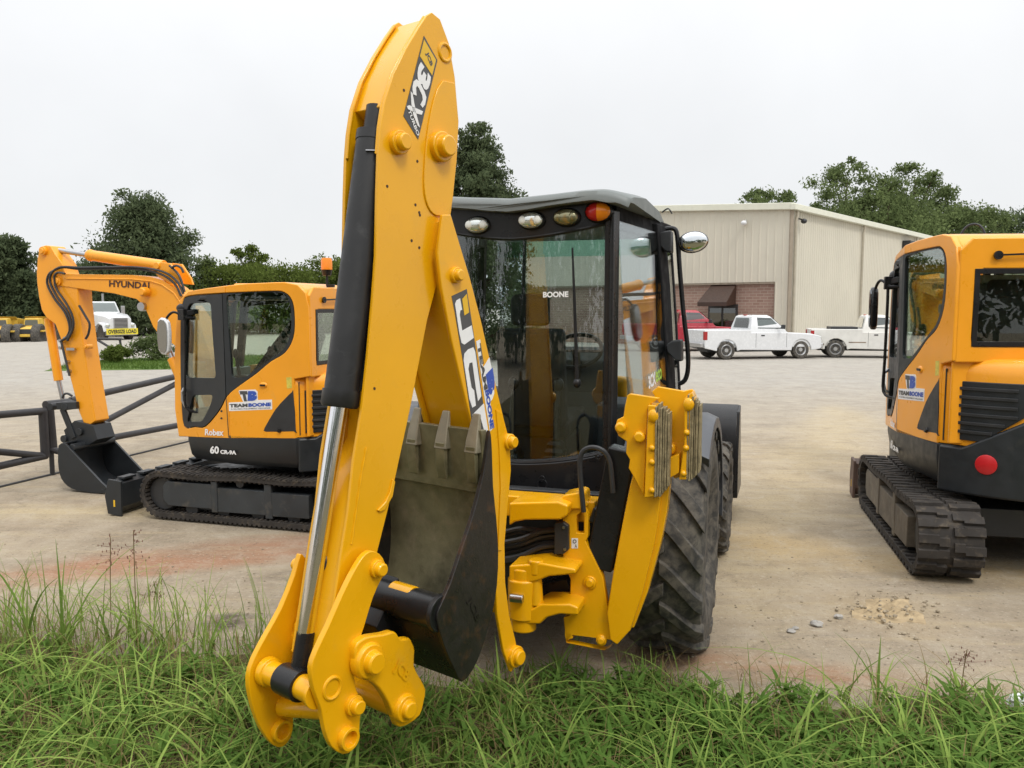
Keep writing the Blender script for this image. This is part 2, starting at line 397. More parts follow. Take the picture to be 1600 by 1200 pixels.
b.lathe(eye-n*.17,n,[(0,.05),(.0,.062),(.03,.06),(.035,.05),(.11,.05),(.11,.001)],26);prt(b,'cross_pin',Y,bevel=.003)
b=MB();b.lathe(eye+n*.162,-n,[(0,.05),(.0,.062),(.02,.06),(.024,.05),(.11,.05),(.11,.001)],26);prt(b,'cross_pin',Y,bevel=.003);b=MB()
c=np.array(BF.pt(*BF.hit(440,1104,'v',LVL)));c2=np.array(BF.pt(*BF.hit(545,1112,'v',LV-.03)));b.cyl(c,c2,.04,.04,24);prt(b,'cross_pin',Y,bevel=.003);b=MB()
q=BF.hit(583,893,'v',LV);c=np.array(BF.pt(q[0],0,q[2]));b.cyl(c-n*.17,c+n*.14,.034,.034,20)
prt(b,'cross_pin',Y,bevel=.003)
# ---- tipping lever (cast)
TV=.2
tpx=cr([(556,1012),(565,1000),(578,994),(600,991),(614,987),(621,990),(627,999),(640,997),(645,1004),(649,1016),(648,1040),(656,1057),(666,1077),(663,1098),(657,1118),(640,1132),(625,1137),(619,1127),(607,1098),(592,1075),(577,1064),(563,1060),(556,1040)],2)
TP=BF.px2('v',TV,tpx)
b=MB();b.prism(BF,'v',TP,-TV,-TV+.045);prt(b,'tipping_lever',Y,bevel=.01);b=MB();b.prism(BF,'v',TP,TV-.045,TV);lev=prt(b,'tipping_lever',Y,bevel=.01)
for px,r,h in (((576,1032),.075,.06),((632,1106),.062,.05)):
    for vv,sg in ((TV,1),(-TV,-1)):
        q=BF.hit(px[0],px[1],'v',TV);c=np.array(BF.pt(q[0],vv,q[2]));n=BF.v*sg;b=MB()
        b.lathe(c-n*.03,n,[(0,.001),(0,r),(.035,r),(.05,r*.9),(.05,r*.62),(h+.02,r*.6),(h+.026,r*.5),(h+.026,.001)],26);prt(b,'pivot_pin',Y,lev,.004)
q=BF.hit(634,1108,'v',TV);c=np.array(BF.pt(q[0],0,q[2]));b=MB();b.cyl(c-BF.v*.19,c+BF.v*.19,.05,.05,24);prt(b,'cross_pin',Y,lev,.003);q=BF.hit(576,1032,'v',TV);c=np.array(BF.pt(q[0],0,q[2]));b=MB();b.cyl(c-BF.v*.19,c+BF.v*.19,.05,.05,24);prt(b,'cross_pin',Y,lev,.003)
b=MB();off=BF.v*.004
letters(b,'JCB',pxv((612,1050),TV),pxv((632,1072),TV),pxv((622,1026),TV),off,.05)
m=MB();m.V=b.V+[tuple(np.array(v)-off*1.5) for v in b.V];nb=len(b.V);m.F=b.F+[[i+nb for i in f] for f in b.F];m.M=[0]*len(m.F)
m.build('cast_emblem',Y,lev)
# ---- bucket
WV=.31;WL_=.40
sp=cr([(766,672),(769,700),(771,760),(776,810),(779,860),(777,915),(768,965),(754,1013),(739,1047),(722,1066),(709,1043),(694,1008),(683,968),(688,948),(704,912),(722,858),(740,804),(755,745),(762,700)],2)
SPt=BF.px2('v',WV,sp)
b=MB();b.prism(BF,'v',SPt,WV-.022,WV);b.prism(BF,'v',SPt,-WL_,-WL_+.022)
shell=cr([(766,676),(770,720),(772,765),(777,812),(779,860),(776,915),(767,965),(753,1013),(738,1046),(722,1065)],3,False)
back=cr([(722,1065),(709,1042),(694,1007),(684,968)],3,False)
bk=prt(b,'bucket',STEELB,bevel=.004)
So=BF.px2('v',WV,shell);Bo=BF.px2('v',WV,back)
def strip(mb,fr,pl,v0,v1,t):
    P=np.array(pl);T=np.gradient(P,axis=0);T/=np.linalg.norm(T,axis=1)[:,None];N_=np.stack([-T[:,1],T[:,0]],1)
    Q=P+N_*t
    mb.prism(fr,'v',[tuple(p) for p in P]+[tuple(p) for p in Q[::-1]],v0,v1)
b=MB();strip(b,BF,So,-WL_+.02,WV-.02,-.018);prt(b,'bucket_floor',[OLIVE],bk,.002)
b=MB();strip(b,BF,Bo,-WL_+.02,WV-.02,-.018);prt(b,'bucket_back',BLK,bk,.002)
b=MB();b.prism(BF,'v',[(BF.hit(766,672,'v',WV)[0]+.0,BF.hit(766,672,'v',WV)[2]),(BF.hit(770,772,'v',WV)[0]-.004,BF.hit(770,772,'v',WV)[2]),(BF.hit(770,772,'v',WV)[0]-.03,BF.hit(770,772,'v',WV)[2]),(BF.hit(763,672,'v',WV)[0]-.024,BF.hit(766,672,'v',WV)[2])],-WL_+.021,WV-.021)
prt(b,'cutting_edge',OLIVE,bk,.004)
q=BF.hit(690,962,'v',WV);
b=MB();c=np.array(BF.pt(q[0]+.02,0,q[2]));b.cyl(c-BF.v*(WV-.01),c+BF.v*(WV-.01),.075,.075,28);b.lathe(c+BF.v*(WV-.01),-BF.v,[(0,.08),(.02,.085),(.03,.075)],28);prt(b,'torque_tube',BLK,bk,.003)
b=MB();hz=q[2]
b.prism(BF,'v',[(q[0]-.0,hz+.02),(q[0]+.05,hz+.09),(q[0]+.12,hz-.05),(q[0]+.05,hz-.24),(q[0]-.0,hz-.28),(q[0]-.09,hz-.1)],-.14,-.0)
prt(b,'hinge_bracket',BLK,bk,.006)
# embossed mark on the side plate
b=MB();off=BF.v*.004
letters(b,'JCB',pxv((728,940),WV),pxv((742,975),WV),pxv((737,930),WV),off,.03);b.build('cast_emblem',STEELB,bk)
b=MB();q=BF.hit(640,932,'v',.1);c=np.array(BF.pt(*q));b.cyl(c-BF.v*.1,c+BF.v*.03,.05,.05,22);prt(b,'pivot_pin',Y,bk,.006)
lipu,_,lipz=BF.hit(764,705,'v',WV)
for v in (.245,.06,-.125,-.285):
    b=MB();uu=lipu-.03
    pr=[(0,.05),(.0,-.02),(-.035,-.02),(-.04,.05)]
    r0=[BF.pt(uu+a,v+s_*.037,lipz-.01) for a,s_ in ((.015,-1),(.015,1),(-.028,1),(-.028,-1))]
    r1=[BF.pt(uu+a,v+s_*.032,lipz+.06) for a,s_ in ((.02,-1),(.02,1),(-.014,1),(-.014,-1))]
    r2=[BF.pt(uu+a,v+s_*.021,lipz+.165) for a,s_ in ((.03,-1),(.03,1),(.018,1),(.018,-1))]
    b.loft([r0,r1,r2]);t=prt(b,'tooth',TOOTH,bk,.007)
    b=MB();b.loft([[BF.pt(uu+a,v+s_*.028,lipz+z) for a,s_ in ((.0,-1),(.0,1),(d,1),(d,-1))] for z,d in ((.02,-.026),(-.08,-.024),(-.15,-.008))]);prt(b,'tooth_shank',OLIVE,t,.006)
# ---- boom
bpx=[(684,395),(690,448),(706,532),(725,612),(745,692),(762,752),(771,820),(774,900),(777,960),(787,1018),(799,1051),(811,1034),(806,1000),(796,960),(790,910),(789,850),(794,790),(799,735),(797,690),(788,655),(770,580),(752,500),(735,435),(716,372),(705,335),(692,335)]
BV=.16
BPt=BF.px2('v',BV,bpx)
b=MB();b.prism(BF,'v',BPt,BV-.02,BV);b.prism(BF,'v',BPt,-BV,-BV+.02)
ip=[(690,398),(696,448),(712,532),(731,612),(751,692),(767,752),(776,820),(779,900),(781,960),(786,960),(784,905),(784,850),(789,790),(793,735),(791,690),(782,655),(764,580),(746,500),(729,435),(712,378),(702,345),(694,345)]
b.prism(BF,'v',BF.px2('v',BV,ip),-BV+.019,BV-.019)
boom=prt(b,'boom',Y,bevel=.006)
# rib that runs along the lower half
rib=[(774,640),(779,700),(781,760),(777,860),(783,860),(790,760),(790,700),(783,645)]
b=MB();b.prism(BF,'v',BF.px2('v',BV,rib),BV-.001,BV+.006);prt(b,'rib',Y,boom,.002)
for px,r,h in (((711,430),.036,.045),((794,690),.04,.05),((804,1025),.055,.05)):
    b=MB();boss(b,BF,px,BV,r,h);prt(b,'pivot_pin',Y,boom,.003)
def bl(mb,pts,k): mb.prism(BF,'v',BF.px2('v',BV,pts),BV+.0006*k,BV+.0006*k+.0008)
def cx(pts): return [(680+x/4.444,430+y/4.444) for x,y in pts]
b=MB();bl(b,cx([(112,145),(218,95),(268,420),(335,905),(385,1200),(290,1200),(258,1050),(185,560),(135,260)]),1);prt(b,'sticker',DKDEC,boom,0)
b=MB()
bl(b,cx([(135,200),(145,175),(170,160),(185,240),(172,245),(168,275),(185,385),(250,348),(265,435),(200,482),(180,470),(165,400)]),3)
bl(b,cx([(195,590),(200,545),(225,515),(262,500),(275,530),(318,840),(295,875),(282,800),(255,605),(235,610),(228,650),(250,780),(268,800),(280,905),(255,920),(235,860)]),3)
bl(b,cx([(255,970),(335,890),(385,1200),(370,1200),(310,980),(262,1050)]),3)
prt(b,'lettering',WHITE,boom,0)
b=MB();bl(b,cx([(185,165),(217,130),(233,258),(200,280)]),3);prt(b,'sticker',YDEC,boom,0)
b=MB();bl(b,cx([(283,460),(310,445),(330,640),(375,570),(400,700),(408,820),(395,860),(380,880),(402,1060),(378,1085),(345,880)]),2);prt(b,'sticker',WHITE,boom,0)
P=lambda x,y:pxo((680+x/4.444,430+y/4.444),BV)
b=MB();off=BF.v*.0032
letters(b,'TEAM',P(288,480),P(338,800),P(312,470),off,.05)
prt(b,'lettering',DKDEC,boom,0)
b=MB();letters(b,'BOONE',P(342,800),P(380,1070),P(370,790),off,.06)
letters(b,'B',P(348,690),P(372,845),P(395,640),off,.12);prt(b,'lettering',BLUE,boom,0)
# ---- kingpost casting and rear frame, plates that face rearwards
FU=KU-.02
def uplate(mb,px,u0,u1,holes=(),at=None):
    mb.prism(VF,'u',VF.px2('u',u0 if at is None else at,px),u0,u1,[VF.px2('u',u0 if at is None else at,h) for h in holes])
b=MB()
uplate(b,[(878,838),(880,790),(900,790),(912,793),(918,803),(919,838),(915,846),(942,902),(958,1000),(955,1010),(945,1016),(884,1004),(880,965),(890,962),(891,905),(880,880)],FU,FU+.05,[[(901,806),(908,800),(912,806),(912,833),(901,833)],[(882,985),(894,991),(895,998),(890,999),(882,994)]])
for px,r in (((922,910),.036),((940,1000),.03)):
    h=VF.hit(px[0],px[1],'u',FU);c=np.array(VF.pt(*h));b.lathe(c+VF.u*.01,-VF.u,[(0,.001),(0,r),(.022,r),(.022,r*.65),(.035,r*.6),(.035,.001)],22)
rf=prt(b,'rear_frame',Y,bevel=.006)
b=MB();uplate(b,[(795,786),(872,784),(888,790),(886,806),(876,812),(820,813),(804,816),(795,822)],FU-.10,FU+.1,at=FU-.10);uplate(b,[(868,784),(880,774),(905,769),(912,772),(914,796),(888,797)],FU-.02,FU+.14);prt(b,'hydraclamp_arm',Y,bevel=.012,seg=3)
b=MB()
uplate(b,[(795,884),(826,882),(845,880),(880,886),(899,889),(900,897),(882,899),(858,901),(840,908),(826,911),(795,910)],FU-.16,FU+.05,at=FU-.16)
uplate(b,[(797,962),(830,952),(845,944),(890,944),(903,949),(903,962),(875,960),(855,965),(843,976),(827,975),(802,988)],FU-.16,FU+.05,at=FU-.16)
h=VF.hit(818,930,'u',FU-.1);c=np.array(VF.pt(*h));b.cyl(c-VF.z*.19,c+VF.z*.16,.07,.07,26);b.cyl(c-VF.z*.12,c+VF.z*.1,.085,.085,26)
h=VF.hit(838,888,'u',FU-.12);c=np.array(VF.pt(*h));b.cyl(c-VF.z*.03,c+VF.z*.05,.045,.045,14);b.cyl(c-VF.z*.2,c+VF.z*.03,.04,.025,14)
kp=prt(b,'kingpost',Y,bevel=.012,seg=3)
h=VF.hit(806,935,'u',FU-.2);c=np.array(VF.pt(*h));b=MB();b.cyl(c-VF.v*.03,c+VF.v*.04,.022,.022,16);prt(b,'pivot_pin',STL,kp,.002)
b=MB();uplate(b,[(840,915),(885,905),(892,925),(885,935),(840,940)],FU+.06,FU+.3);h=VF.hit(845,925,'u',FU+.1);prt(b,'slew_ram',BLK,bevel=.004)
b=MB();uplate(b,[(866,818),(880,816),(888,822),(888,860),(880,866),(866,866)],FU-.03,FU+.12);vb=prt(b,'hose_clamp_box',DPL,bevel=.005)
b=MB()
for px in ((881,824),(883,858)):
    h=VF.hit(px[0],px[1],'u',FU-.03);c=np.array(VF.pt(*h));b.lathe(c,-VF.u,[(0,.001),(0,.009),(.008,.008),(.008,.001)],10)
prt(b,'bolt_head',STL,vb,0)
for i,(ya,yb) in enumerate(((828,842),(836,850),(845,858),(852,868),(860,875),(838,832),(868,872),(826,826))):
    b=MB();u=FU+.03+.028*(i%3)
    pts=[np.array(VF.pt(*VF.hit(x,y,'u',u))) for x,y in ((872,ya),(845,ya+3),(815,yb),(785,yb+6),(765,yb+8))]
    b.hose(pts,.015);prt(b,'hydraulic_hose',DPL,bevel=0)
# dark bay behind the hoses, chassis
b=MB();b.box(VF,KU+.25,KU+.33,-.75,.62,.42,1.1);b.box(VF,KU+.32,1.9,-.42,.42,.45,.95);b.box(VF,-.2,.2,-.8,.8,.5,.9)
chs=prt(b,'chassis',DPL,bevel=.01)
b=MB();b.box(VF,KU+.06,KU+.2,-.9,.62,.98,1.10)
prt(b,'cross_beam',Y,bevel=.01)
b=MB();uplate(b,[(893,841),(903,841),(903,857),(893,857)],FU-.0015,FU-.0005);s_=prt(b,'sticker',WHITE,rf,0)
b=MB();off=-VF.u*.003;q=lambda x,y:np.array(VF.pt(*VF.hit(x,y,'u',FU-.001)))
letters(b,'O',q(895,849),q(901,849),q(895,842.5),off,.03);letters(b,'A',q(898,856),q(902,856),q(898,850),off,.0);prt(b,'lettering',DKDEC,s_,0)
# ---- stabilisers: right one traced, left one its mirror image
SU=KU-.06
def v2(px,u): return VF.px2('u',u,px)
vc=0.0
class Mir:
    def __init__(s,fr): s.fr=fr
    def p2(s,ax,val,q): return s.fr.p2(ax,val,(-q[0]+.34,q[1]))
for fr,side in ((VF,1),(Mir(VF),-1)):
    vp=lambda v:VF.v*side*v
    b=MB()
    leg=v2([(990,738),(984,760),(970,830),(957,900),(948,958),(953,1000),(964,1008),(985,985),(1004,925),(1022,850),(1030,800),(1034,738)],SU)
    b.prism(fr,'u',leg,SU,SU+.13)
    leg2=v2([(1026,735),(1024,800),(1016,850),(998,922),(980,980),(990,982),(1012,925),(1032,850),(1042,800),(1046,760),(1046,735)],SU+.03)
    b.prism(fr,'u',leg2,SU+.03,SU+.12)
    lg=prt(b,'stabiliser_leg',Y,bevel=.008)
    pl=v2([(980,618),(984,615),(1031,622),(1016,632),(1012,640),(1006,775),(987,740),(982,732),(984,718),(978,708),(979,690),(966,681),(961,668),(964,656),(974,651),(976,636)],SU-.05)
    b=MB();b.prism(fr,'u',pl,SU-.05,SU-.02)
    pl2=v2([(1018,612),(1028,604),(1068,611),(1082,608),(1086,620),(1085,640),(1066,745),(1054,748),(1046,740),(1040,700),(1036,640)],SU+.05)
    b.prism(fr,'u',pl2,SU+.05,SU+.08)
    # bosses
    for (x,y),r,uu in (((971,667),.028,SU-.05),((1000,682),.03,SU-.05),((1048,700),.03,SU+.05)):
        h=v2([(x,y)],uu)[0];c=np.array(fr.p2('u',uu,h));b.lathe(c+VF.u*.02,-VF.u,[(0,.001),(0,r),(.05,r),(.06,r*.7),(.06,.001)],18)
    lk=v2([(1044,715),(1062,708),(1062,738),(1044,748)],SU);b.prism(fr,'u',lk,SU-.02,SU+.1)
    hd=prt(b,'foot_bracket',Y,lg,.005)
    for rub,plt,uu in (([(1026,634),(1033,632),(1045,641),(1048,660),(1046,740),(1043,768),(1032,774),(1024,773),(1026,720)],[(1008,776),(1014,632),(1027,633),(1026,720),(1023,774)],SU-.06),([(1083,622),(1090,620),(1095,632),(1095,700),(1088,738),(1076,748),(1073,748),(1077,700)],[(1062,748),(1070,690),(1070,622),(1082,612),(1086,622),(1080,690),(1074,748)],SU+.0)):
        b=MB();rp=v2(rub,uu);a0=min(p for p,_ in rp);a1=max(p for p,_ in rp);nl=6
        zhi=lambda x:max([z for p,z in rp if abs(p-x)<.045] or [rp[0][1]]);zlo=lambda x:min([z for p,z in rp if abs(p-x)<.045] or [rp[0][1]])
        zt=max(z for _,z in rp);zb=min(z for _,z in rp)
        for k in range(nl):
            x0=a0+(a1-a0)*k/nl;x1=a0+(a1-a0)*(k+1)/nl-.0016;e=(k/(nl-1))**2*.05;j=random.uniform(-.010,.010);j2=random.uniform(-.012,.012)
            zs=np.linspace(zb+e*.9+j,zt-e*.7+j2,9);w=[random.uniform(-.0014,.0014) for _ in zs]
            b.prism(fr,'u',[(x0+q,z) for q,z in zip(w,zs)]+[(x1+q,z) for q,z in zip(w[::-1],zs[::-1])],uu-.035+random.uniform(-.006,.006),uu+.075)
        prt(b,'street_pad',PAD,lg,.003)
        b=MB();b.prism(fr,'u',v2(plt,uu),uu-.03,uu+.1)
        ys=(650,700,722,766) if uu<SU-.03 else (632,676,700,740)
        for i,y in enumerate(ys):
            x=(1019 if i else 1021) if uu<SU-.03 else (1076,1073,1072,1068)[i]
            h=v2([(x,y)],uu-.03)[0];c=np.array(fr.p2('u',uu-.03,h));b.ell(c,VF.v*(.017 if i else .03),VF.z*(.017 if i else .036),VF.u*.016,12,6)
        prt(b,'foot_plate',Y,lg,.005)
    b=MB();p0=np.array(fr.p2('u',SU+.12,v2([(975,700)],SU+.12)[0]));p1=np.array(fr.p2('u',SU+.12,v2([(938,885)],SU+.12)[0]))
    b.bar(p0,p1,.15,.13,up=VF.u);pm=p0*.35+p1*.65;b.bar(p0*.45+p1*.55-VF.v*side*.1,p0*.4+p1*.6,.09,.1,up=VF.u);prt(b,'stabiliser_ram',BLK,lg,.012)
    b=MB();hp=[(912,800),(908,760),(906,722),(912,704),(928,699),(944,706),(953,722),(956,745),(958,770)]
    b.hose([np.array(fr.p2('u',SU+.02,h)) for h in v2(hp,SU+.02)],.0135,8);prt(b,'hydraulic_hose',DPL,lg,0)
# ---- cab
CU=-.42
zc=lambda px,u:VF.hit(px[0],px[1],'u',u)
CVH=.56
def bulge(v): return CU+.10*(abs(v)/CVH)**2   # curved rear glass in plan
rt=[(706,318),(738,316),(771,313),(810,308),(862,302),(911,295),(944,292)]
rb=[(710,339),(740,337),(765,335),(797,332),(830,328),(862,322),(895,317),(931,312),(960,317)]
RT=[(h[1],h[2]) for h in (zc(p,CU-.05) for p in rt)]; RB=[(h[1],h[2]) for h in (zc(p,CU-.05) for p in rb)]
def interp(tab,v):
    v=abs(v-.0); t=sorted(tab); xs=[a for a,_ in t]; return float(np.interp(v,xs,[z for _,z in t]))
ZTOP=lambda v:interp(RT,v)
ZBOT=lambda v:interp(RB,v)
NV=61
vs=[-.72+1.44*i/(NV-1) for i in range(NV)]
def roofring(u,dz,sc,lift=0):
    top=[];bt=[]
    for v in vs:
        f=abs(v)/.72;edge=max(0,(f-.72)/.28)
        zt=ZTOP(min(abs(v),.55))-.05*edge**2*1.0+dz+lift; zb=min(ZBOT(min(abs(v),.6))+lift,zt-.02)
        uu=u+(.09*f**2 if u<0 else -.12*f**2)
        top.append(VF.pt(uu,v*sc,zt));bt.append(VF.pt(uu,v*sc,zb))
    return top+bt[::-1]
b=MB();b.loft([roofring(CU-.10,-.045,.97),roofring(CU-.085,-.015,.985),roofring(CU-.03,.0,1.),roofring(.2,.045,1.0,.0),roofring(.8,.03,1.,.0),roofring(1.08,-.01,.99),roofring(1.16,-.06,.96)])
cabroof=prt(b,'cab_roof',ROOFG,bevel=0,smooth=50)
# header band under the roof
hz0=[];
b=MB()
ring=[]
for v in [-.56+1.12*i/16 for i in range(17)]:
    uu=bulge(v);zt=ZBOT(v)+.05
    gz=2.63-.09*(1-(abs(v)/.56)**1.5)
    ring.append((uu,v,gz,zt))
GZT=lambda v:2.645-.085*(1-(abs(v)/.56)**1.6)
rings=[[VF.pt(u-.015,v,GZT(v)),VF.pt(u-.015,v,z2),VF.pt(u+.05,v,z2),VF.pt(u+.05,v,GZT(v))] for u,v,_,z2 in ring]
b.loft(rings);prt(b,'rear_header',BLK,bevel=.003)
ZGB=lambda v:1.275-.075*(1-(abs(v)/.56)**2)   # bottom of rear glass
b=MB();rings=[[VF.pt(bulge(v),v,ZGB(v)),VF.pt(bulge(v),v,GZT(v)+.02),VF.pt(bulge(v)+.006,v,GZT(v)+.02),VF.pt(bulge(v)+.006,v,ZGB(v))] for _,v,_,_ in ring]
b.loft(rings);rg=prt(b,'rear_window',GL,bevel=0)
b=MB();fr_=[(bulge(v),v) for v in [-.56+1.12*i/16 for i in range(17)]]
b.tube([VF.pt(u-.005,v,ZGB(v)) for u,v in fr_],.018,8);prt(b,'window_seal',BLK,rg,0);b=MB();b.tube([VF.pt(u-.005,v,GZT(v)) for u,v in fr_],.012,8)
prt(b,'window_seal',BLK,rg,0)
# lower rear panel under glass
b=MB();b.loft([[VF.pt(u-.02,v,.985+.04*(abs(v)/.56)**2),VF.pt(u-.03,v,ZGB(v)-.005),VF.pt(u+.08,v,ZGB(v)-.005),VF.pt(u+.08,v,.97)] for u,v in fr_])
lp=prt(b,'rear_panel',BLK,bevel=.01)
for x,y in ((847,748),(847,757),(935,714)):
    b=MB();h=zc((x,y),CU-.03);c=np.array(VF.pt(*h));b.torus(c,VF.u,.03 if y>750 else .015,.005,20,6);prt(b,'latch',BLK,lp,0)
# corner pillars and side frames
def side(sg):
    out=[]
    A=lambda u,v,z:np.array(VF.pt(u,sg*v,z))
    b=MB()
    b.loft([[A(CU+.07,.545,z),A(CU+.06,.60,z),A(CU+.14,.625,z),A(CU+.16,.55,z)] for z in (1.0,2.72)])
    b.loft([[A(CU+.06,.575,z),A(CU+.045,.60,z),A(CU+.07,.61,z),A(CU+.09,.58,z)] for z in (1.3,2.7)])
    cp=prt(b,'corner_pillar',BLK,bevel=.01)
    # plane of the side, wider at the bottom
    sv=lambda z,u=.2:.60+.10*(2.7-z)/1.5+.125*(min(u,.8)-CU)
    b=MB()
    b.loft([[A(u0,sv(z,u0)-.05,z),A(u0,sv(z,u0)+.01,z),A(u0+.22,sv(z,u0+.22)+.01,z),A(u0+.22,sv(z,u0+.22)-.05,z)] for u0,z in ((.60,1.0),(.62,1.7),(.59,2.3),(.53,2.72))])
    b.loft([[A(u0,sv(z,1)-.05,z),A(u0,sv(z,1)+.005,z),A(u0+.07,sv(z,1)+.005,z),A(u0+.07,sv(z,1)-.05,z)] for u0,z in ((1.12,1.0),(1.10,2.0),(1.02,2.70))])
    b.loft([[A(CU+.14,sv(2.66,CU)-.04,2.62),A(CU+.14,sv(2.66,CU)+.01,2.62),A(CU+.14,sv(2.7,CU),2.76),A(CU+.14,sv(2.7,CU)-.04,2.76)],[A(1.1,sv(2.66,1)-.04,2.62),A(1.1,sv(2.66,1)+.01,2.62),A(1.1,sv(2.7,1),2.76),A(1.1,sv(2.7,1)-.04,2.76)]])
    prt(b,'side_frame',BLKM,bevel=.008)
    lo=[(CU+.13,1.27),(-.05,1.32),(.3,1.47),(.63,1.56)]
    b=MB();b.loft([[A(u,sv(z,u)-.035,z-.06),A(u,sv(z,u)+.012,z-.06),A(u,sv(z,u)+.012,z),A(u,sv(z,u)-.035,z)] for u,z in cr(lo,4,False)])
    b.loft([[A(u,sv(1.1,u)-.035,1.0),A(u,sv(1.1,u)+.0,1.0),A(u,sv(z,u)+.0,z-.05),A(u,sv(z,u)-.035,z-.05)] for u,z in cr(lo,4,False)])
    prt(b,'side_sill',DPL,bevel=.006)
    b=MB();q=cr(lo,4,False);b.loft([[A(u,sv(z,u),z),A(u,sv(z,u)-.006,z),A(u,sv(2.66,u)-.006,2.66),A(u,sv(2.66,u),2.66)] for u,z in q]);qg=prt(b,'quarter_window',GL,bevel=0)
    b=MB();b.loft([[A(u,sv(1.1,u),1.05),A(u,sv(1.1,u)-.006,1.05),A(u,sv(2.66,u)-.006,2.66),A(u,sv(2.66,u),2.66)] for u in (.72,1.1)]);prt(b,'door_window',GL,bevel=0)
    if sg>0:
        b=MB();off=VF.v*.008
        h0=VF.hit(1004,590,'v',sv(1.65));h1=VF.hit(1044,582,'v',sv(1.65))
        T=lambda t,w:A(.13+t,sv(1.60+w,.13+t),1.60+w)
        letters(b,'3CX',T(0,.02),T(.17,.04),T(.0,.105),off,.03);prt(b,'lettering',WHITE,qg,0)
        b=MB();letters(b,'eco',T(.18,.045),T(.33,.065),T(.18,.12),off,.02);prt(b,'lettering',LIME,qg,0)
    return sv
sv=side(1);side(-1)
# work lamps, tail lamp
GLOBE=plain('lamp_white',(.75,.76,.72),.2)
for (x,y),mat,nm in (((743,351),LENS,'work_lamp'),((828,344),LENS,'work_lamp'),((881,338),LENSY,'work_lamp')):
    h=zc((x,y),CU-.05);u=bulge(h[1])-.03
    c=np.array(VF.pt(u,h[1],h[2]));b=MB();b.ell(c+VF.u*.02,VF.v*.088,VF.z*.058,VF.u*.05,24,8);l=prt(b,nm,BLK,bevel=0)
    b=MB();b.ell(c-VF.u*.012,VF.v*.074,VF.z*.047,VF.u*.03,24,8);ln=prt(b,'lens',mat,l,0)
    for a in (-.045,.045):
        b=MB();b.ell(c-VF.u*.034+VF.v*a,VF.v*.024,VF.z*.026,VF.u*.010,12,6);prt(b,'reflector',GLOBE if mat is LENS else LENSY,l,0)
h=zc((929,328),CU-.05);c=np.array(VF.pt(bulge(h[1])-.05,h[1],h[2]));b=MB();b.ell(c+VF.u*.03,VF.v*.088,VF.z*.066,VF.u*.05,24,8);l=prt(b,'tail_lamp',BLK,bevel=0)
ch=lambda s0,s1:[VF.v*math.sin(a)*.076*1 for a in (s0,s1)]
for sg,mat in ((-1,REDL),(1,AMB)):
    b=MB();rings=[]
    for i in range(9):
        t=math.pi*i/8*.98+.01
        # half ellipsoid
        rings.append([c-VF.u*(.05*max(0,math.sin(a))*math.sin(t)-.01)+VF.v*sg*(.076*math.sin(t)*abs(math.cos(a)) if True else 0)+VF.z*.056*math.cos(t) for a in [math.pi/2*k/8 for k in range(9)]]+[c+VF.u*.02+VF.z*.056*math.cos(t)*.9])
    b.loft(rings);prt(b,'lens',mat,l,0,smooth=60)
# wiper
b=MB();p=[zc(q,CU-.03) for q in ((891,386),(894,470),(897,560),(898,600))]
b.tube([np.array(VF.pt(bulge(v)-.02,v,z)) for u,v,z in p],[.006,.010,.012,.014],6);u,v,z=p[-1];b.ell(np.array(VF.pt(bulge(v)-.02,v,z)),[.025,0,0],[0,.025,0],[0,0,.03]);prt(b,'wiper',BLK,bevel=0)
b=MB();p=[zc(q,CU-.0) for q in ((818,362),(816,430),(813,520),(812,610))]
b.tube([np.array(VF.pt(bulge(v)+.03,v,z)) for u,v,z in p],.012,6);prt(b,'window_handle',BLK,bevel=0)
b=MB();Q=lambda x,y:(lambda h:np.array(VF.pt(bulge(h[1])-.004,h[1],h[2])))(zc((x,y),CU))
letters(b,'BOONE',Q(848,465),Q(886,464),Q(848,456),VF.u*-.001,.04);letters(b,'CAT',Q(863,472),Q(872,472),Q(863,468),VF.u*-.001,.0) if False else None
prt(b,'lettering',WHITE,rg,0)
# mirror bracket, mirror and door hinges on the right
b=MB();mu=.80
mp=[(1040,358),(1052,357),(1058,368),(1062,420),(1068,490),(1074,540),(1075,575),(1070,594),(1060,600)]
b.hose([np.array(VF.pt(*VF.hit(x,y,'u',mu))) for x,y in mp],.017,8,4);ma=prt(b,'mirror_arm',BLK,bevel=0)
h=VF.hit(1083,378,'u',mu);c=np.array(VF.pt(*h));nd=-(VF.u*.9-VF.v*.15);nd/=np.linalg.norm(nd);ww=np.cross(nd,VF.z)
b=MB();b.ell(c-nd*.02,ww*.108,VF.z*.078+VF.v*.012,nd*.05,24,10);mr=prt(b,'mirror',BLK,bevel=0)
b=MB();b.ell(c+nd*.012,ww*.098,VF.z*.07+VF.v*.011,nd*.025,24,10);prt(b,'mirror_glass',MIRR,mr,0,smooth=80)
b=MB();b.cyl(np.array(VF.pt(*VF.hit(1060,390,'u',mu))),c-nd*.04,.014,.014,8);prt(b,'mirror_stem',BLK,mr,0)
for x,y in ((1040,376),(1056,546)):
    h=VF.hit(x,y,'u',.62);b=MB();b.prism(VF,'u',[(h[1]-.07,h[2]+.03),(h[1]-.03,h[2]+.06),(h[1]+.04,h[2]+.07),(h[1]+.045,h[2]-.085),(h[1]+.0,h[2]-.075),(h[1]-.06,h[2]-.02)],.60,.72);prt(b,'door_hinge',DPL,bevel=.012)
b=MB();b.hose([np.array(VF.pt(*VF.hit(x,y,'u',1.0))) for x,y in ((1034,332),(1044,326),(1050,334))],.006,6);prt(b,'aerial_stub',BLK,bevel=0)
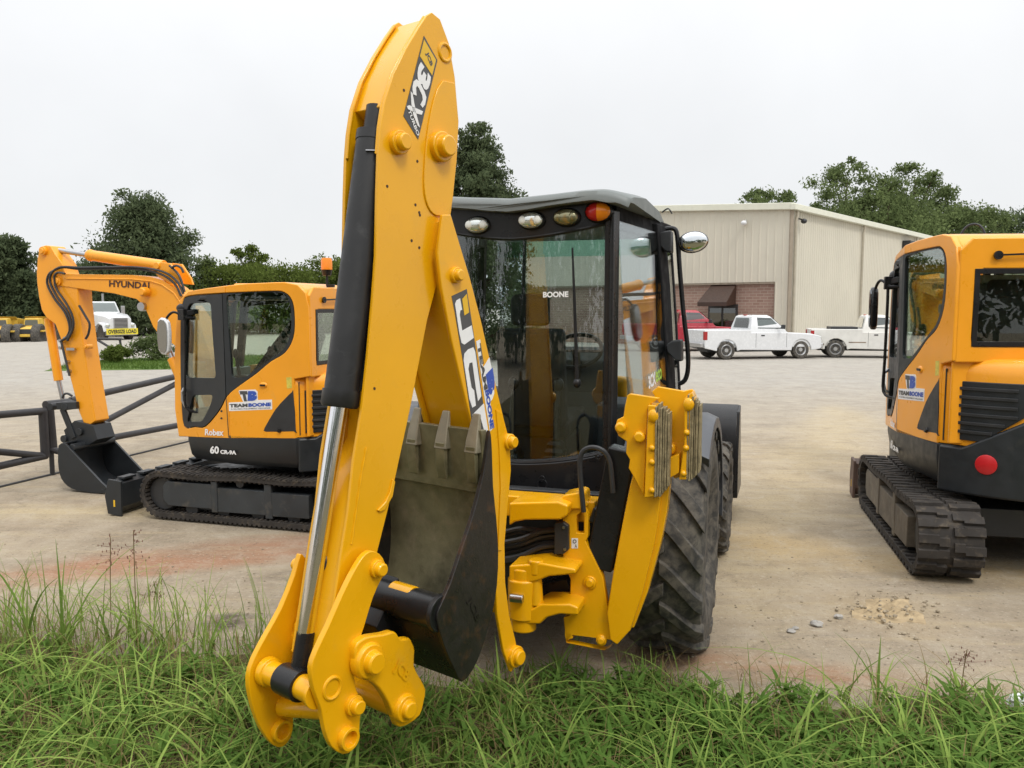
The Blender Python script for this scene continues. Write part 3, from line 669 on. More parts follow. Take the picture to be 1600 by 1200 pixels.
# interior
b=MB();b.box(VF,-.3,1.1,-.58,.58,.95,1.02);b.box(VF,.85,1.08,-.3,.3,1.0,1.75);b.prism(VF,'v',[(.8,1.75),(1.1,1.85),(1.1,1.55),(.85,1.5)],-.36,.36);prt(b,'dashboard',GREYI,bevel=.02)
b=MB();b.box(VF,.05,.5,-.24,.22,1.02,1.3);b.prism(VF,'v',[(.0,1.4),(.55,1.45),(.57,1.36),(.03,1.28)],-.24,.24);b.prism(VF,'v',[(-.03,1.35),(.09,1.38),(-.0,2.02),(-.1,2.0)],-.23,.23);b.prism(VF,'v',[(-.09,2.03),(-.0,2.03),(-.02,2.24),(-.09,2.23)],-.13,.13);prt(b,'driver_seat',SEATM,bevel=.035,seg=3)
b=MB();c=np.array(VF.pt(.72,.12,1.83));a=np.array(VF.u*-.6+VF.z*.8);b.torus(c,a,.19,.016,28,8);b.cyl(c,np.array(VF.pt(.86,.1,1.6)),.03,.03,10);b.bar(c-VF.v*.18,c+VF.v*.18,.03,.02);prt(b,'steering_wheel',BLK,bevel=0)
for dv in (-.13,.17):
    b=MB();p0=np.array(VF.pt(-.22,.05+dv,1.02));b.loft([[p0+np.array(VF.u*a*r+VF.v*c_*r)+VF.z*z for a,c_ in ((-1,-1),(1,-1),(1,1),(-1,1))] for z,r in sum([[(.0+.045*k,.12-.012*k),(.022+.045*k,.105-.012*k)] for k in range(7)],[])]);b.cyl(p0+VF.z*.3,p0+VF.z*.62+VF.u*.06,.02,.014,10);b.ell(p0+VF.z*.64+VF.u*.06,[.035,0,0],[0,.035,0],[0,0,.045]);prt(b,'control_lever',BLK,bevel=0)
b=MB();b.box(VF,.3,.75,.36,.58,1.0,1.5);b.box(VF,.2,.75,-.58,-.4,1.0,1.55);prt(b,'side_console',GREYI,bevel=.03)
b=MB();b.loft([[VF.pt(u,v,z) for v in (-.6,.6)]+[VF.pt(u+.006,v,z) for v in (.6,-.6)] for u,z in ((1.12,1.05),(1.11,1.8),(1.05,2.66))]);prt(b,'windscreen',GL,bevel=0)
b=MB();b.loft([[VF.pt(u-.01,v,z) for v in (-.6,.6)]+[VF.pt(u-.008,v,z) for v in (.6,-.6)] for u,z in ((1.055,2.54),(1.05,2.66))]);prt(b,'sun_band',glass('teal_band',(.72,.95,.9),.02),bevel=0)
b=MB();b.box(VF,-.25,1.05,-.6,.6,2.66,2.69);prt(b,'headlining',GREYI,bevel=.01)
# bonnet and front loader
b=MB();b.prism(VF,'v',[(1.15,.9),(1.15,1.62),(2.2,1.5),(2.75,1.35),(2.8,.75),(2.6,.7)],-.42,.42);prt(b,'bonnet',Y,bevel=.05,seg=3)
for s_ in (-1,1):
    b=MB();b.prism(VF,'v',[(1.0,1.25),(1.2,1.3),(2.3,1.2),(3.25,.55),(3.3,.42),(3.15,.4),(2.2,1.0),(1.0,1.1)],s_*.6-.05,s_*.6+.05);prt(b,'loader_arm',Y,bevel=.012)
    # fenders
    b=MB();A=lambda u,v,z:np.array(VF.pt(u,s_*v,z));rr=[]
    for i in range(11):
        a=R(52+i*12.8);u=-.84*math.cos(a);z=.70+.84*math.sin(a)*.95
        uo=-.79*math.cos(a);zo=.70+.79*math.sin(a)*.95
        rr.append([A(uo,.70,zo),A(u,.70,z),A(u,1.12,z),A(u*.985,1.19,z-.03),A(uo,1.19,zo-.05),A(uo,1.12,zo)])
    b.loft(rr);prt(b,'fender',paint('fender_grey',(.06,.065,.075),.4,var=.2),bevel=.006)
b=MB();q=cr([(3.1,.30),(3.2,.28),(3.95,.25),(3.95,.28),(3.3,.35),(3.18,.55),(3.2,.9),(3.35,1.14),(3.33,1.17),(3.12,1.05),(3.05,.7)],2)
b.prism(VF,'v',q,-1.17,1.17);b.prism(VF,'v',[(3.1,.27),(3.92,.24),(3.6,.7),(3.38,1.17),(3.2,1.12),(3.05,.7)],1.15,1.19);b.prism(VF,'v',[(3.1,.27),(3.92,.24),(3.6,.7),(3.38,1.17),(3.2,1.12),(3.05,.7)],-1.19,-1.15)
prt(b,'loader_bucket',BLK,bevel=.01)
# ---- wheels
def wheel(u,v,rad,w,nl,side_):
    c=np.array(VF.pt(u,v,rad));ax_=VF.v*side_;x=VF.u;z=VF.z
    b=MB();h=w/2;k=rad
    b.lathe(c,ax_,[(-h*.75,k*.52),(-h*.98,k*.62),(-h,k*.78),(-h*.93,k*.90),(-h*.75,k*.945),(0,k*.96),(h*.75,k*.945),(h*.93,k*.90),(h,k*.78),(h*.98,k*.62),(h*.75,k*.52)],56)
    for i in range(nl):
        for s2 in (-1,1):
            a0=2*math.pi*(i+(.5 if s2>0 else 0))/nl
            prof=[];N_=7
            for j in range(N_):
                t=j/(N_-1);lat=s2*(-.06+t*1.06)*h
                sweep=a0+ (t**1.25)*.36
                ro=k*(1.0-.012*t*t) if t<.95 else k*.955
                ri=k*.93 if t<.8 else k*.88
                lw=.5*(2*math.pi/nl)*(.36+.12*t)
                P=lambda a,r:c+ax_*lat+(x*math.cos(a)+z*math.sin(a))*r
                prof.append([P(sweep-lw,ri),P(sweep-lw*.85,ro),P(sweep+lw*.85,ro),P(sweep+lw,ri)])
            b.loft(prof)
    wh=b.build('wheel',RUB,bh,.006,35)
    b=MB();b.lathe(c,ax_,[(-h*.5,.02),(-h*.5,k*.5),(-h*.72,k*.55),(-h*.7,k*.52),(h*.7,k*.52),(h*.72,k*.55),(h*.55,k*.5),(h*.25,k*.45),(h*.25,k*.18),(h*.45,k*.16),(h*.45,.02)],36);prt(b,'rim',YDEC if False else WPAINT,wh,.003)
    return wh
RW=.71
for s_ in (-1,1):
    wheel(0,s_*.955,RW,.45,17,s_);wheel(2.17,s_*1.0,.49,.34,16,s_)
# ================================================================ COMPACT EXCAVATORS
LF=Fr(-2.374,8.854,-73.1)
LV_=-.92
def L(pts,v=LV_):
    out=[]
    for p in pts:
        q=LF.px2('v',v,[p])[0]
        if v==LV_ and q[0]>.13:
            for _ in range(5): q=LF.px2('v',v+.25*(q[0]-.13),[p])[0]
        out.append(q)
    return out
def c7(pts): return [(220+x/2.666,400+y/2.666) for x,y in pts]
def c6(pts): return [(30+x/2.727,360+y/2.727) for x,y in pts]
def c8(pts): return [(220+x/5,420+y/5) for x,y in pts]   # enlarged cab view
CABO=L([(279,682),(273,640),(272,560),(275,500),(281,468),(294,455),(325,450),(385,443),(430,441)])
CABO+= [(-.52,2.385),(-.66,2.36),(-.745,2.28),(-.77,2.15),(-.77,1.5),(-.602,1.47),(-.602,.9)]
OPEN=L(cr(c7([(166,330),(168,240),(176,190),(200,166),(330,155),(540,146),(598,152),(630,188),(640,260),(634,340),(600,402),(540,440),(480,490),(410,540),(360,582),(330,640),(270,710),(225,712),(181,710),(170,600),(166,450)]),3))
WIN1=rnd(L(c7([(190,300),(190,230),(203,197),(292,193),(300,330),(314,509),(183,507)])),.045)
WIN2=rnd(L(c7([(216,580),(302,578),(292,620),(256,690),(193,693)])),.04)
WIN3=rnd(L(c7([(354,162),(450,152),(570,150),(606,160),(622,195),(628,260),(622,335),(595,392),(540,430),(470,482),(430,508),(378,508),(366,330)])),.05)
DSPL=L(c7([(340,155),(352,450),(356,585)]))
class Warp:
    """left flank of the upper body: ahead of the door pillar the cab tapers inwards"""
    def __init__(s,f): s.f=f;s.u,s.v,s.z=f.u,f.v,f.z
    def pt(s,u,v,z):
        if v<-.7 and u>.13: v=v+.25*(u-.13)
        return s.f.pt(u,v,z)
    def p2(s,ax,val,q): return s.pt(*{'u':(val,q[0],q[1]),'v':(q[0],val,q[1]),'z':(q[0],q[1],val)}[ax])
USPL=.13
def clipu(poly,keep):
    out=[];n=len(poly)
    for i in range(n):
        a,b_=poly[i],poly[(i+1)%n];fa=(a[0]-USPL)*keep;fb=(b_[0]-USPL)*keep
        if fa>=0: out.append(a)
        if fa*fb<0: t=fa/(fa-fb);out.append((USPL,a[1]+(b_[1]-a[1])*t))
    return out
def cshape(outer,inner,keep):
    P=clipu(outer,keep);Q=clipu(inner,keep)
    def rot(L):   # start right after the cut so the cut edge closes the list
        n=len(L)
        for i in range(n):
            if abs(L[i][0]-USPL)<1e-9 and abs(L[(i+1)%n][0]-USPL)<1e-9: return [L[(i+1+k)%n] for k in range(n)]
        return L
    P,Q=rot(P),rot(Q)
    if (P[0][1]-P[-1][1])*(Q[0][1]-Q[-1][1])>0: Q=Q[::-1]
    return P+Q
def excavator(x,y,yaw,sc,slew,label,badge1,badge2,NL=96,LH=.014,dx=0.,bz=1.,bsw=0.):
    F=Fr(x,y,yaw,sc); U=Fr(x+dx,y,yaw+slew,sc); U0=U;W=Warp(U)
    ex=root('compact_excavator',x,y,0,yaw,label,'excavator','orange compact excavators with black cab frames')
    def prt(mb,name,mat,par=ex,bevel=.006,**k): return mb.build(name,mat,par,bevel*sc,**k)
    # ---------------- undercarriage
    for sg in (-1,1):
        v0,v1=sg*.56,sg*.96
        if v0>v1: v0,v1=v1,v0
        # centre-line of the belt
        def path(off):
            rf,rr=.215+off,.225+off;xf,xr=.955,-.965;zf,zr=.262,.272;pts=[]
            n=14
            for i in range(n+1):
                a=-math.pi/2+math.pi*i/n;pts.append((xf+rf*math.cos(a),zf+rf*math.sin(a)))
            for i in range(1,8):
                t=i/8;pts.append((xf+(xr-xf)*t,zf+rf+(zr+rr-zf-rf)*t-.018*math.sin(math.pi*t*2)**2))
            for i in range(n+1):
                a=math.pi/2+math.pi*i/n;pts.append((xr+rr*math.cos(a),zr+rr*math.sin(a)))
            for i in range(1,8): pts.append((xr+(xf-xr)*i/8,.0+zr-rr+(zf-rf-zr+rr)*i/8))
            return pts
        po,pi=path(.012),path(-.03)
        b=MB();n=len(po)
        vs=[F.pt(*((p[0],vv,p[1]))) for p,vv in [(q,v0) for q in po]+[(q,v1) for q in po]+[(q,v1) for q in pi]+[(q,v0) for q in pi]]
        fs=[]
        for i in range(n):
            j=(i+1)%n
            for a in range(4): c=(a+1)%4;fs.append([a*n+i,a*n+j,c*n+j,c*n+i])
        b.add(vs,fs)
        P=np.array(po+[po[0]]);S=np.r_[0,np.cumsum(np.linalg.norm(np.diff(P,axis=0),axis=1))];T=S[-1]
        pitch=T/NL
        for k in range(NL):
            for half in (0,1):
                s_=(k+.5*half)*pitch%T
                i=min(np.searchsorted(S,s_,'right')-1,n-1);t=(s_-S[i])/(S[i+1]-S[i]);p=P[i]*(1-t)+P[i+1]*t
                d=(P[i+1]-P[i]);d/=np.linalg.norm(d);nn=np.array([d[1],-d[0]])
                va,vb=(v0-.005,v0+.185) if half==0 else (v1-.185,v1+.005)
                vm=(va+vb)/2+( .03 if half==0 else -.03)
                w=pitch*.33;h=LH
                # stepped lug: inner half is shifted along the belt
                q=[(va,0),(vm,0),(vm,.35*pitch if k%2 else -.1*pitch),(vb,.35*pitch if k%2 else -.1*pitch)]
                for (ya,da),(yb,db) in ((q[0],q[1]),(q[2],q[3])):
                    r0=[];r1=[]
                    for vv,dd in ((ya,da),(yb,db)):
                        for w_,hh in ((-w,-.004),(-w*.8,h),(w*.8,h),(w,-.004)):
                            e=p+d*(w_+dd*.5)+nn*hh;(r0 if vv==ya else r1).append(F.pt(e[0],vv,e[1]))
                    b.loft([r0,r1])
                if half==0:   # drive teeth on the inside
                    for vv in (-.05,.05):
                        e0=p-nn*.04;c=(v0+v1)/2+vv
                        b.loft([[F.pt(*(lambda g:(g[0],c+a2,g[1]))(e0+d*a1-nn*hh)) for a1,a2 in ((-.018,-.02),(.018,-.02),(.018,.02),(-.018,.02))] for hh in (0,.03)])
                    g0=p-nn*.042
                    b.loft([[F.pt(*(lambda g:(g[0],vv,g[1]))(g0+d*a1-nn*hh)) for a1,hh in ((-.016,0),(.016,0),(.01,.014),(-.01,.014))] for vv in (v0+.01,v1-.01)])
        tr=b.build('track',RUBT,ex,0,30)
        b=MB();cv=(v0+v1)/2
        b.prism(F,'v',[(-.72,.12),(.70,.12),(.84,.2),(.86,.33),(.8,.39),(.3,.39),(.28,.36),(-.72,.33)],cv-.12,cv+.12)
        vo=(v0 if sg<0 else v1);w=.03*sg
        for u0,u1,z0,z1 in ((.32,.93,.15,.40),(-.28,.30,.13,.37),(-.74,-.30,.13,.36)):
            b.prism(F,'v',[(u0,z0),(u1-.06 if u1>.9 else u1,z0),(u1,z0+.06 if u1>.9 else z0),(u1,z1-.05 if u1>.9 else z1),(u1-.05 if u1>.9 else u1,z1),(u0,z1)],vo-sg*.10,vo-sg*.02)
        b.prism(F,'v',[(-.34,.1),(-.26,.1),(-.25,.44),(-.33,.44)],vo-sg*.2,vo-sg*.015)
        b.prism(F,'v',[(.28,.12),(.35,.12),(.35,.43),(.28,.43)],vo-sg*.2,vo-sg*.01)
        prt(b,'track_frame',paint('frame_grey',(.03,.034,.037),.5,var=.25,dust=(.15,.125,.09),dustamt=.14) if slew==0 else paint('dusty_frame',(.12,.1,.075),.7,var=.3,dust=(.22,.18,.13),dustamt=.25),tr,.008)
        for u,z,r in ((.955,.262,.18),(-.965,.272,.185),(-.55,.12,.075),(-.15,.12,.075),(.25,.12,.075),(.62,.12,.075),(.05,.42,.05)):
            b=MB();c=np.array(F.pt(u,cv,z));b.lathe(c-F.v*.14*sc,F.v,[(0,.01),(0,r*sc*.9),(.02,r*sc),(.26*sc,r*sc),(.28*sc,r*sc*.9),(.28*sc,r*sc*.5),(.24*sc,r*sc*.45),(.24*sc,.01)],26)
            prt(b,'idler' if u>.9 else 'sprocket' if u<-.9 else 'roller',DPL,tr,.003)
    b=MB();b.box(F,-.75,.75,-.55,.55,.25,.45);b.cyl(F.pt(0,0,.42),F.pt(0,0,.62),.42*sc,.42*sc,30);prt(b,'chassis',DPL)
    b=MB();q=[(1.56,.02),(1.60,.02),(1.535,.14),(1.53,.28),(1.56,.37),(1.50,.385),(1.44,.34),(1.43,.1),(1.5,.02)]
    b.prism(F,'v',q,-.95,.95);b.prism(F,'v',[(1.60,.02),(1.63,.2),(1.58,.385),(1.42,.37),(1.43,.0)],-.97,-.945);b.prism(F,'v',[(1.60,.02),(1.63,.2),(1.58,.385),(1.42,.37),(1.43,.0)],.945,.97)
    for k in range(7): b.box(F,1.44,1.53,-.9+k*.28,-.72+k*.28,.375,.40)
    bl=prt(b,'dozer_blade',SKIRT if slew==0 else paint('blade_worn',(.11,.07,.055),.6,var=.3),bevel=.005)
    for s_ in (-1,1):
        b=MB();b.bar(F.pt(1.45,s_*.42,.22),F.pt(.55,s_*.42,.34),.1*sc,.12*sc);prt(b,'blade_arm',SKIRT,bl,.008)
    b=MB();b.prism(F,'v',[(1.5,.10),(1.52,.10),(1.52,.17),(1.5,.17)],-.973,-.971);prt(b,'sticker',YDEC,bl,0)
    # ---------------- upper structure
    RR=1.1;A0=math.acos(.92/RR)
    arc=lambda a,r=RR:(-r*math.sin(a),-r*math.cos(a))
    arcs=[arc(A0+(math.pi-2*A0)*i/24) for i in range(25)]
    PL=[(.80,-.66),(.74,-.765),(.13,-.92)]+arcs+[(.68,.92),(.80,.80)]
    def ringz(z,k,inset=0.): return [U.pt(p[0]*k,p[1]*k,z) for p in PL]
    b=MB();b.loft([ringz(.60,.93),ringz(.66,.975),ringz(.80,1.),ringz(.905,1.0)]);sk=prt(b,'lower_skirt',SKIRT,bevel=.012)
    def arcwall(mb,a0,a1,zb,zt,r0,r1,n=20):
        rings=[]
        for i in range(n+1):
            a=a0+(a1-a0)*i/n;p0=arc(a,r0);p1=arc(a,r1)
            rings.append([U.pt(p0[0],p0[1],zb(a)),U.pt(p1[0],p1[1],zb(a)),U.pt(p1[0],p1[1],zt(a)),U.pt(p0[0],p0[1],zt(a))])
        mb.loft(rings)
    def ctop(a):
        d=math.degrees(min(a,math.pi-a));return .9+.22*min(1,max(0,(d-43)/20))**1.0
    b=MB();arcwall(b,A0+.02,math.pi-A0-.02,lambda a:.57,ctop,RR-.1,RR+.022,40);cw=prt(b,'counterweight',SKIRT,bevel=.02,seg=3)
    if True:
        b=MB();a=R(51);p=arc(a,RR+.024);c=np.array(U.pt(p[0],p[1],.80));nrm=-(U.u*math.sin(a)+U.v*math.cos(a));b.lathe(c,nrm,[(-.01,.001),(-.01,.068*sc),(.006,.068*sc),(.01,.062*sc),(.01,.001)],28)
        prt(b,'reflector',plain('reflector_red',(.55,.015,.02),.3),cw,0)
    # engine hood: rear drum and right-hand body
    hp=[(-.61,-.915)]+[arc(A0+(math.pi-2*A0)*i/24,RR-.004) for i in range(25)]+[(.60,.915),(.66,.84),(.66,.10),(-.61,.10)]
    b=MB()
    def hr(z,k): 
        cx_,cy_=-.25,.0
        return [U.pt(cx_+(p[0]-cx_)*k,cy_+(p[1]-cy_)*k,z) for p in hp]
    b.loft([hr(.91,1.),hr(1.40,1.),hr(1.46,.985),hr(1.50,.95),hr(1.515,.90)]);hood=prt(b,'engine_hood',YX,bevel=.012,seg=3)
    b=MB();arcwall(b,R(38),R(62),lambda a:.95+.19*max(0,(math.degrees(a)-49)/13),lambda a:1.36,RR-.02,RR+.012,14);g=prt(b,'vent_grille',SKIRT,hood,.006)
    b=MB()
    for k in range(6):
        zz=1.00+.06*k;a1=62-1.5 if zz>1.13 else 50+(zz-.95)/.19*12
        arcwall(b,R(39.5),R(a1-1),lambda a:zz,lambda a:zz+.022,RR,RR+.024,10)
    prt(b,'louvre',DPL,g,.003)
    b=MB();arcwall(b,R(35.2),R(35.7),lambda a:.93,lambda a:1.44,RR-.02,RR-.001,2);prt(b,'panel_seam',DPL,hood,0)
    # cab shell
    b=MB();b.prism(W,'v',cshape(CABO,OPEN,1),-.92,-.875);b.prism(W,'v',cshape(CABO,OPEN,-1),-.92,-.875);cs=prt(b,'cab_side_panel',YX,bevel=.01,seg=3)
    rp=[p for p in CABO if p[1]>2.2]
    lo=[(p[0]*.93-.0,p[1]-.07) for p in rp][::-1]
    b=MB();b.prism(W,'v',rp+lo,-.885,.02);
    rtp=[p for p in rp if p[1]>2.3]
    b.loft([[U.pt(u,v,z) for u,v in ((.2,-.7),(.2,-.15),(-.45,-.15),(-.45,-.7))] for z in (2.34,2.385)])
    rf=prt(b,'cab_roof',YX,bevel=.03,seg=3)
    b=MB();b.prism(U,'u',[(-.90,1.49),(.04,1.49),(.04,2.28),(-.05,2.34),(-.82,2.34),(-.90,2.26)],-.775,-.74,[cr([(-.78,1.60),(-.1,1.60),(-.06,1.66),(-.06,2.08),(-.1,2.13),(-.74,2.13),(-.79,2.08),(-.80,1.66)],1)])
    b.prism(U,'u',[(-.9,.92),(.04,.92),(.04,1.5),(-.9,1.5)],-.74,-.71);cr_=prt(b,'cab_rear_panel',YX,bevel=.012,seg=3)
    b=MB();b.prism(U,'u',[(-.79,1.61),(-.08,1.61),(-.08,2.12),(-.79,2.12)],-.772,-.768);rw=prt(b,'rear_window',GLX,cr_,0)
    b=MB()
    fo=[(-.80,1.60),(-.06,1.60),(-.06,2.13),(-.80,2.13)];fi=[(-.765,1.635),(-.095,1.635),(-.095,2.095),(-.765,2.095)]
    b.prism(U,'u',fo,-.78,-.765,[fi]);prt(b,'window_seal',BLK,rw,.002)
    b=MB();b.cyl(U.pt(-.785,-.66,2.22),U.pt(-.80,-.66,2.22),.03*sc,.03*sc,12);b.bar(U.pt(-.80,-.66,2.22),U.pt(-.80,-.25,2.235),.012,.014);prt(b,'wiper',BLK,cr_,.0)
    # right side of cab, front frame
    b=MB();b.prism(U,'v',[(.68,.92),(.70,1.5),(.6,2.27),(-.74,2.33),(-.74,.92)],.0,.045,[[(.60,1.25),(.62,1.5),(.53,2.16),(.0,2.2),(.0,1.25)],[(-.08,1.3),(-.08,2.2),(-.66,2.22),(-.66,1.45)]]);prt(b,'cab_side_frame',BLK,bevel=.008)
    b=MB();b.prism(U,'v',[(.64,1.2),(.63,1.5),(.53,2.2),(-.7,2.25),(-.7,1.3)],.018,.022);prt(b,'side_window',GLX,bevel=0)
    b=MB()
    for va,vb in ((-.885,-.82),(-.05,.0)): b.prism(W,'v',[(.77,.92),(.795,1.1),(.775,1.6),(.695,2.2),(.63,2.28),(.59,2.26),(.65,2.18),(.72,1.6),(.73,1.1),(.71,.92)],va,vb)
    b.prism(U,'v',[(.77,.92),(.795,1.1),(.74,1.1),(.72,.92)],-.70,-.05)
    prt(b,'front_frame',SKIRT,bevel=.01)
    b=MB();b.prism(U,'v',[(.76,1.1),(.75,1.6),(.67,2.2),(.665,2.2),(.744,1.6),(.754,1.1)],-.72,-.05);prt(b,'windscreen',GLX,bevel=0)
    # door and rear side window on the left
    sp=DSPL
    def usplit(z): return float(np.interp(z,[p[1] for p in sp][::-1],[p[0] for p in sp][::-1]))
    door=[p for p in OPEN if p[0]>usplit(p[1])+.002];
    # keep order: start after the split at the top
    def clip(keep):
        out=[];n=len(OPEN)
        for i in range(n):
            a,b_=OPEN[i],OPEN[(i+1)%n];fa=(a[0]-usplit(a[1]))*keep;fb=(b_[0]-usplit(b_[1]))*keep
            if fa>=0: out.append(a)
            if fa*fb<0: t=fa/(fa-fb);out.append((a[0]+(b_[0]-a[0])*t,a[1]+(b_[1]-a[1])*t))
        return out
    shr=lambda poly,k:[(p[0]+(sum(q[0] for q in poly)/len(poly)-p[0])*k,p[1]+(sum(q[1] for q in poly)/len(poly)-p[1])*k) for p in poly]
    dp=clip(1);wp=clip(-1)
    b=MB();b.prism(W,'v',shr(dp,.012),-.924,-.885,[WIN1,WIN2]);dr=prt(b,'door',SKIRT,bevel=.006)
    for w in (WIN1,WIN2):
        b=MB();b.prism(W,'v',[((p[0]),p[1]) for p in w],-.906,-.902);prt(b,'door_window',GLX,dr,0)
    hx=L(c7([(181,552),(186,600),(196,634)]))
    b=MB();b.tube([W.pt(hx[0][0],-.925,hx[0][1]),W.pt(hx[1][0],-.965,hx[0][1]-.03),W.pt(hx[1][0],-.968,hx[1][1]),W.pt(hx[2][0],-.955,hx[2][1]+.02),W.pt(hx[2][0],-.925,hx[2][1])],.014*sc,8);prt(b,'door_handle',STL,dr,0)
    b=MB();b.prism(U,'v',shr(wp,.012),-.918,-.885,[WIN3]);sw=prt(b,'side_window_frame',SKIRT,bevel=.006)
    b=MB();b.prism(U,'v',WIN3,-.906,-.902);prt(b,'side_window',GLX,sw,0)
    # lettering, stickers, small fittings on the left flank
    pv=lambda x,y,v=-.9215:(lambda h:np.array(W.pt(h[0],v,h[1])))(L([(x,y)])[0])
    off=-U.v*.0025*sc
    def flat(pts,v0,v1,name,mat,par=cs):
        b=MB();b.prism(W,'v',L(pts),-v1,-v0);return prt(b,name,mat,par,0)
    flat(c8([(688,1045),(800,1040),(765,960),(770,948),(895,943),(912,960),(915,1025),(1025,1022),(1027,1098),(690,1112)]),.9195,.9215,'sticker',WHITE)
    b=MB();letters(b,'TEAM',pv(*c8([(695,1083)])[0]),pv(*c8([(836,1079)])[0]),pv(*c8([(695,1056)])[0]),off,.05);letters(b,'T',pv(*c8([(790,1035)])[0]),pv(*c8([(850,1035)])[0]),pv(*c8([(772,955)])[0]),off,.1);letters(b,'A GLOBAL EQUIPMENT PROVIDER',pv(*c8([(705,1102)])[0]),pv(*c8([(1015,1094)])[0]),pv(*c8([(705,1091)])[0]),off,.01);prt(b,'lettering',DKDEC,cs,0)
    b=MB();letters(b,'BOONE',pv(*c8([(842,1079)])[0]),pv(*c8([(1018,1073)])[0]),pv(*c8([(842,1050)])[0]),off,.06);letters(b,'B',pv(*c8([(835,1032)])[0]),pv(*c8([(908,1030)])[0]),pv(*c8([(840,955)])[0]),off,.14);prt(b,'lettering',BLUE,cs,0)
    b=MB();letters(b,badge1,pv(321,680),pv(350,681),pv(321,670),off*2.5,.03);prt(b,'lettering',WHITE,cs,0)
    b=MB();letters(b,badge2[0],pv(329,708.5),pv(343,709),pv(329,696.5),off*3,.04);letters(b,badge2[1],pv(345,709),pv(370,710.5),pv(345,702.5),off*3,.05);prt(b,'lettering',WHITE,sk,0)
    tri=L(cr(c7([(515,722),(518,712),(560,640),(600,595),(630,566),(636,570),(645,725),(636,730),(522,732)]),2))
    b=MB();b.prism(U,'v',tri,-.9225,-.905);prt(b,'vent_panel',DPL,cs,.003)
    b=MB();h=L([(437,673)])[0];b.cyl(U.pt(h[0],-.925,h[1]),U.pt(h[0],-.94,h[1]),.02*sc,.016*sc,12);prt(b,'latch',BLK,cs,0)
    h=L([(411.5,602)])[0];b=MB();c=np.array(U.pt(h[0],-.918,h[1]));b.ell(c,U.u*.045*sc,U.z*.03*sc,U.v*.016*sc,18,8);fl=prt(b,'filler_handle',YX,cs,0)
    b=MB();b.prism(U,'v',[(h[0]-.028,h[1]-.008),(h[0]+.028,h[1]-.008),(h[0]+.028,h[1]+.01),(h[0]-.028,h[1]+.01)],-.938,-.93);prt(b,'slot',BLK,fl,0)
    flat(c7([(606,506),(628,504),(630,550),(609,552)]),.9195,.9210,'sticker',paint('warning_yellow',(.62,.52,.08),.4,var=.25,scale=30))
    b=MB();d=c7([(356,590),(358,590),(368,756),(366,756)]);b.prism(U,'v',L(d),-.9206,-.9196);prt(b,'panel_seam',DPL,cs,0)
    for y in (645,675):
        h=L(c7([(342,y)]))[0];b=MB();b.lathe(np.array(U.pt(h[0],-.92,h[1])),-U.v,[(0,.001),(0,.012),(.006,.01),(.006,.001)],10);prt(b,'bolt',DPL,cs,0)
    # seat and controls
    b=MB();b.box(U,-.7,.64,-.71,-.02,.91,.97);b.box(U,-.72,-.35,-.84,-.02,.95,1.42);prt(b,'cab_floor',DPL,bevel=.01)
    b=MB();b.prism(U,'v',[(-.40,1.36),(.05,1.42),(.12,1.36),(.10,1.3),(-.42,1.25)],-.67,-.24);b.prism(U,'v',[(-.30,1.38),(-.40,1.36),(-.58,1.85),(-.56,1.95),(-.48,1.95),(-.40,1.8)],-.66,-.25);b.prism(U,'v',[(-.56,1.93),(-.48,1.93),(-.46,2.06),(-.53,2.07)],-.58,-.33);st=prt(b,'driver_seat',SEATM,bevel=.03,seg=3)
    b=MB();q=[(-.28,1.42),(-.22,1.46),(.07,1.46),(.14,1.40),(.12,1.36),(.04,1.42),(-.26,1.40),(-.36,1.80),(-.45,1.96),(-.43,2.08),(-.52,2.10),(-.50,2.04),(-.41,2.03),(-.39,1.85)]
    b.prism(U,'v',q,-.675,-.235);prt(b,'seat_cover',FILMM,st,.012)
    for v in (-.74,-.14):
        b=MB();b.box(U,-.35,.15,v-.06,v+.06,.95,1.48);b.cyl(U.pt(.12,v,1.45),U.pt(.16,v,1.66),.018*sc,.014*sc,10);b.ell(U.pt(.165,v,1.69),U.u*.028*sc,U.v*.028*sc,U.z*.05*sc,10,6);prt(b,'control_lever',BLK,bevel=.008)
    b=MB();b.box(U,.42,.52,-.38,-.12,1.25,1.52);prt(b,'display_screen',paint('display',(.3,.38,.36),.3,var=.2),bevel=.01)
    b=MB();b.cyl(U.pt(.45,-.25,.97),U.pt(.47,-.25,1.28),.025*sc,.025*sc,10);b.tube([U.pt(.3,-.1,.97),U.pt(.38,-.1,1.3)],.015*sc,8);prt(b,'pedal_post',BLK,bevel=0)
    b=MB();b.box(U,-.6,.48,-.86,-.02,2.22,2.255);prt(b,'headlining',DPL,bevel=.01)
    # handrail, mirror, lamp
    b=MB();hr_=[(270,497),(270,520),(270,560),(269,600),(271,640),(279,648)];pr=[(h[0]-.02,h[1]) for h in L(hr_,-.99)];b.hose([W.pt(pr[0][0]-.06,-.88,pr[0][1]),W.pt(pr[0][0]-.02,-.95,pr[0][1])]+[W.pt(q[0],-.97,q[1]) for q in pr[:-1]]+[W.pt(pr[-1][0]-.05,-.89,pr[-1][1])],.013*sc,7,4);prt(b,'handrail',BLK,bevel=0)
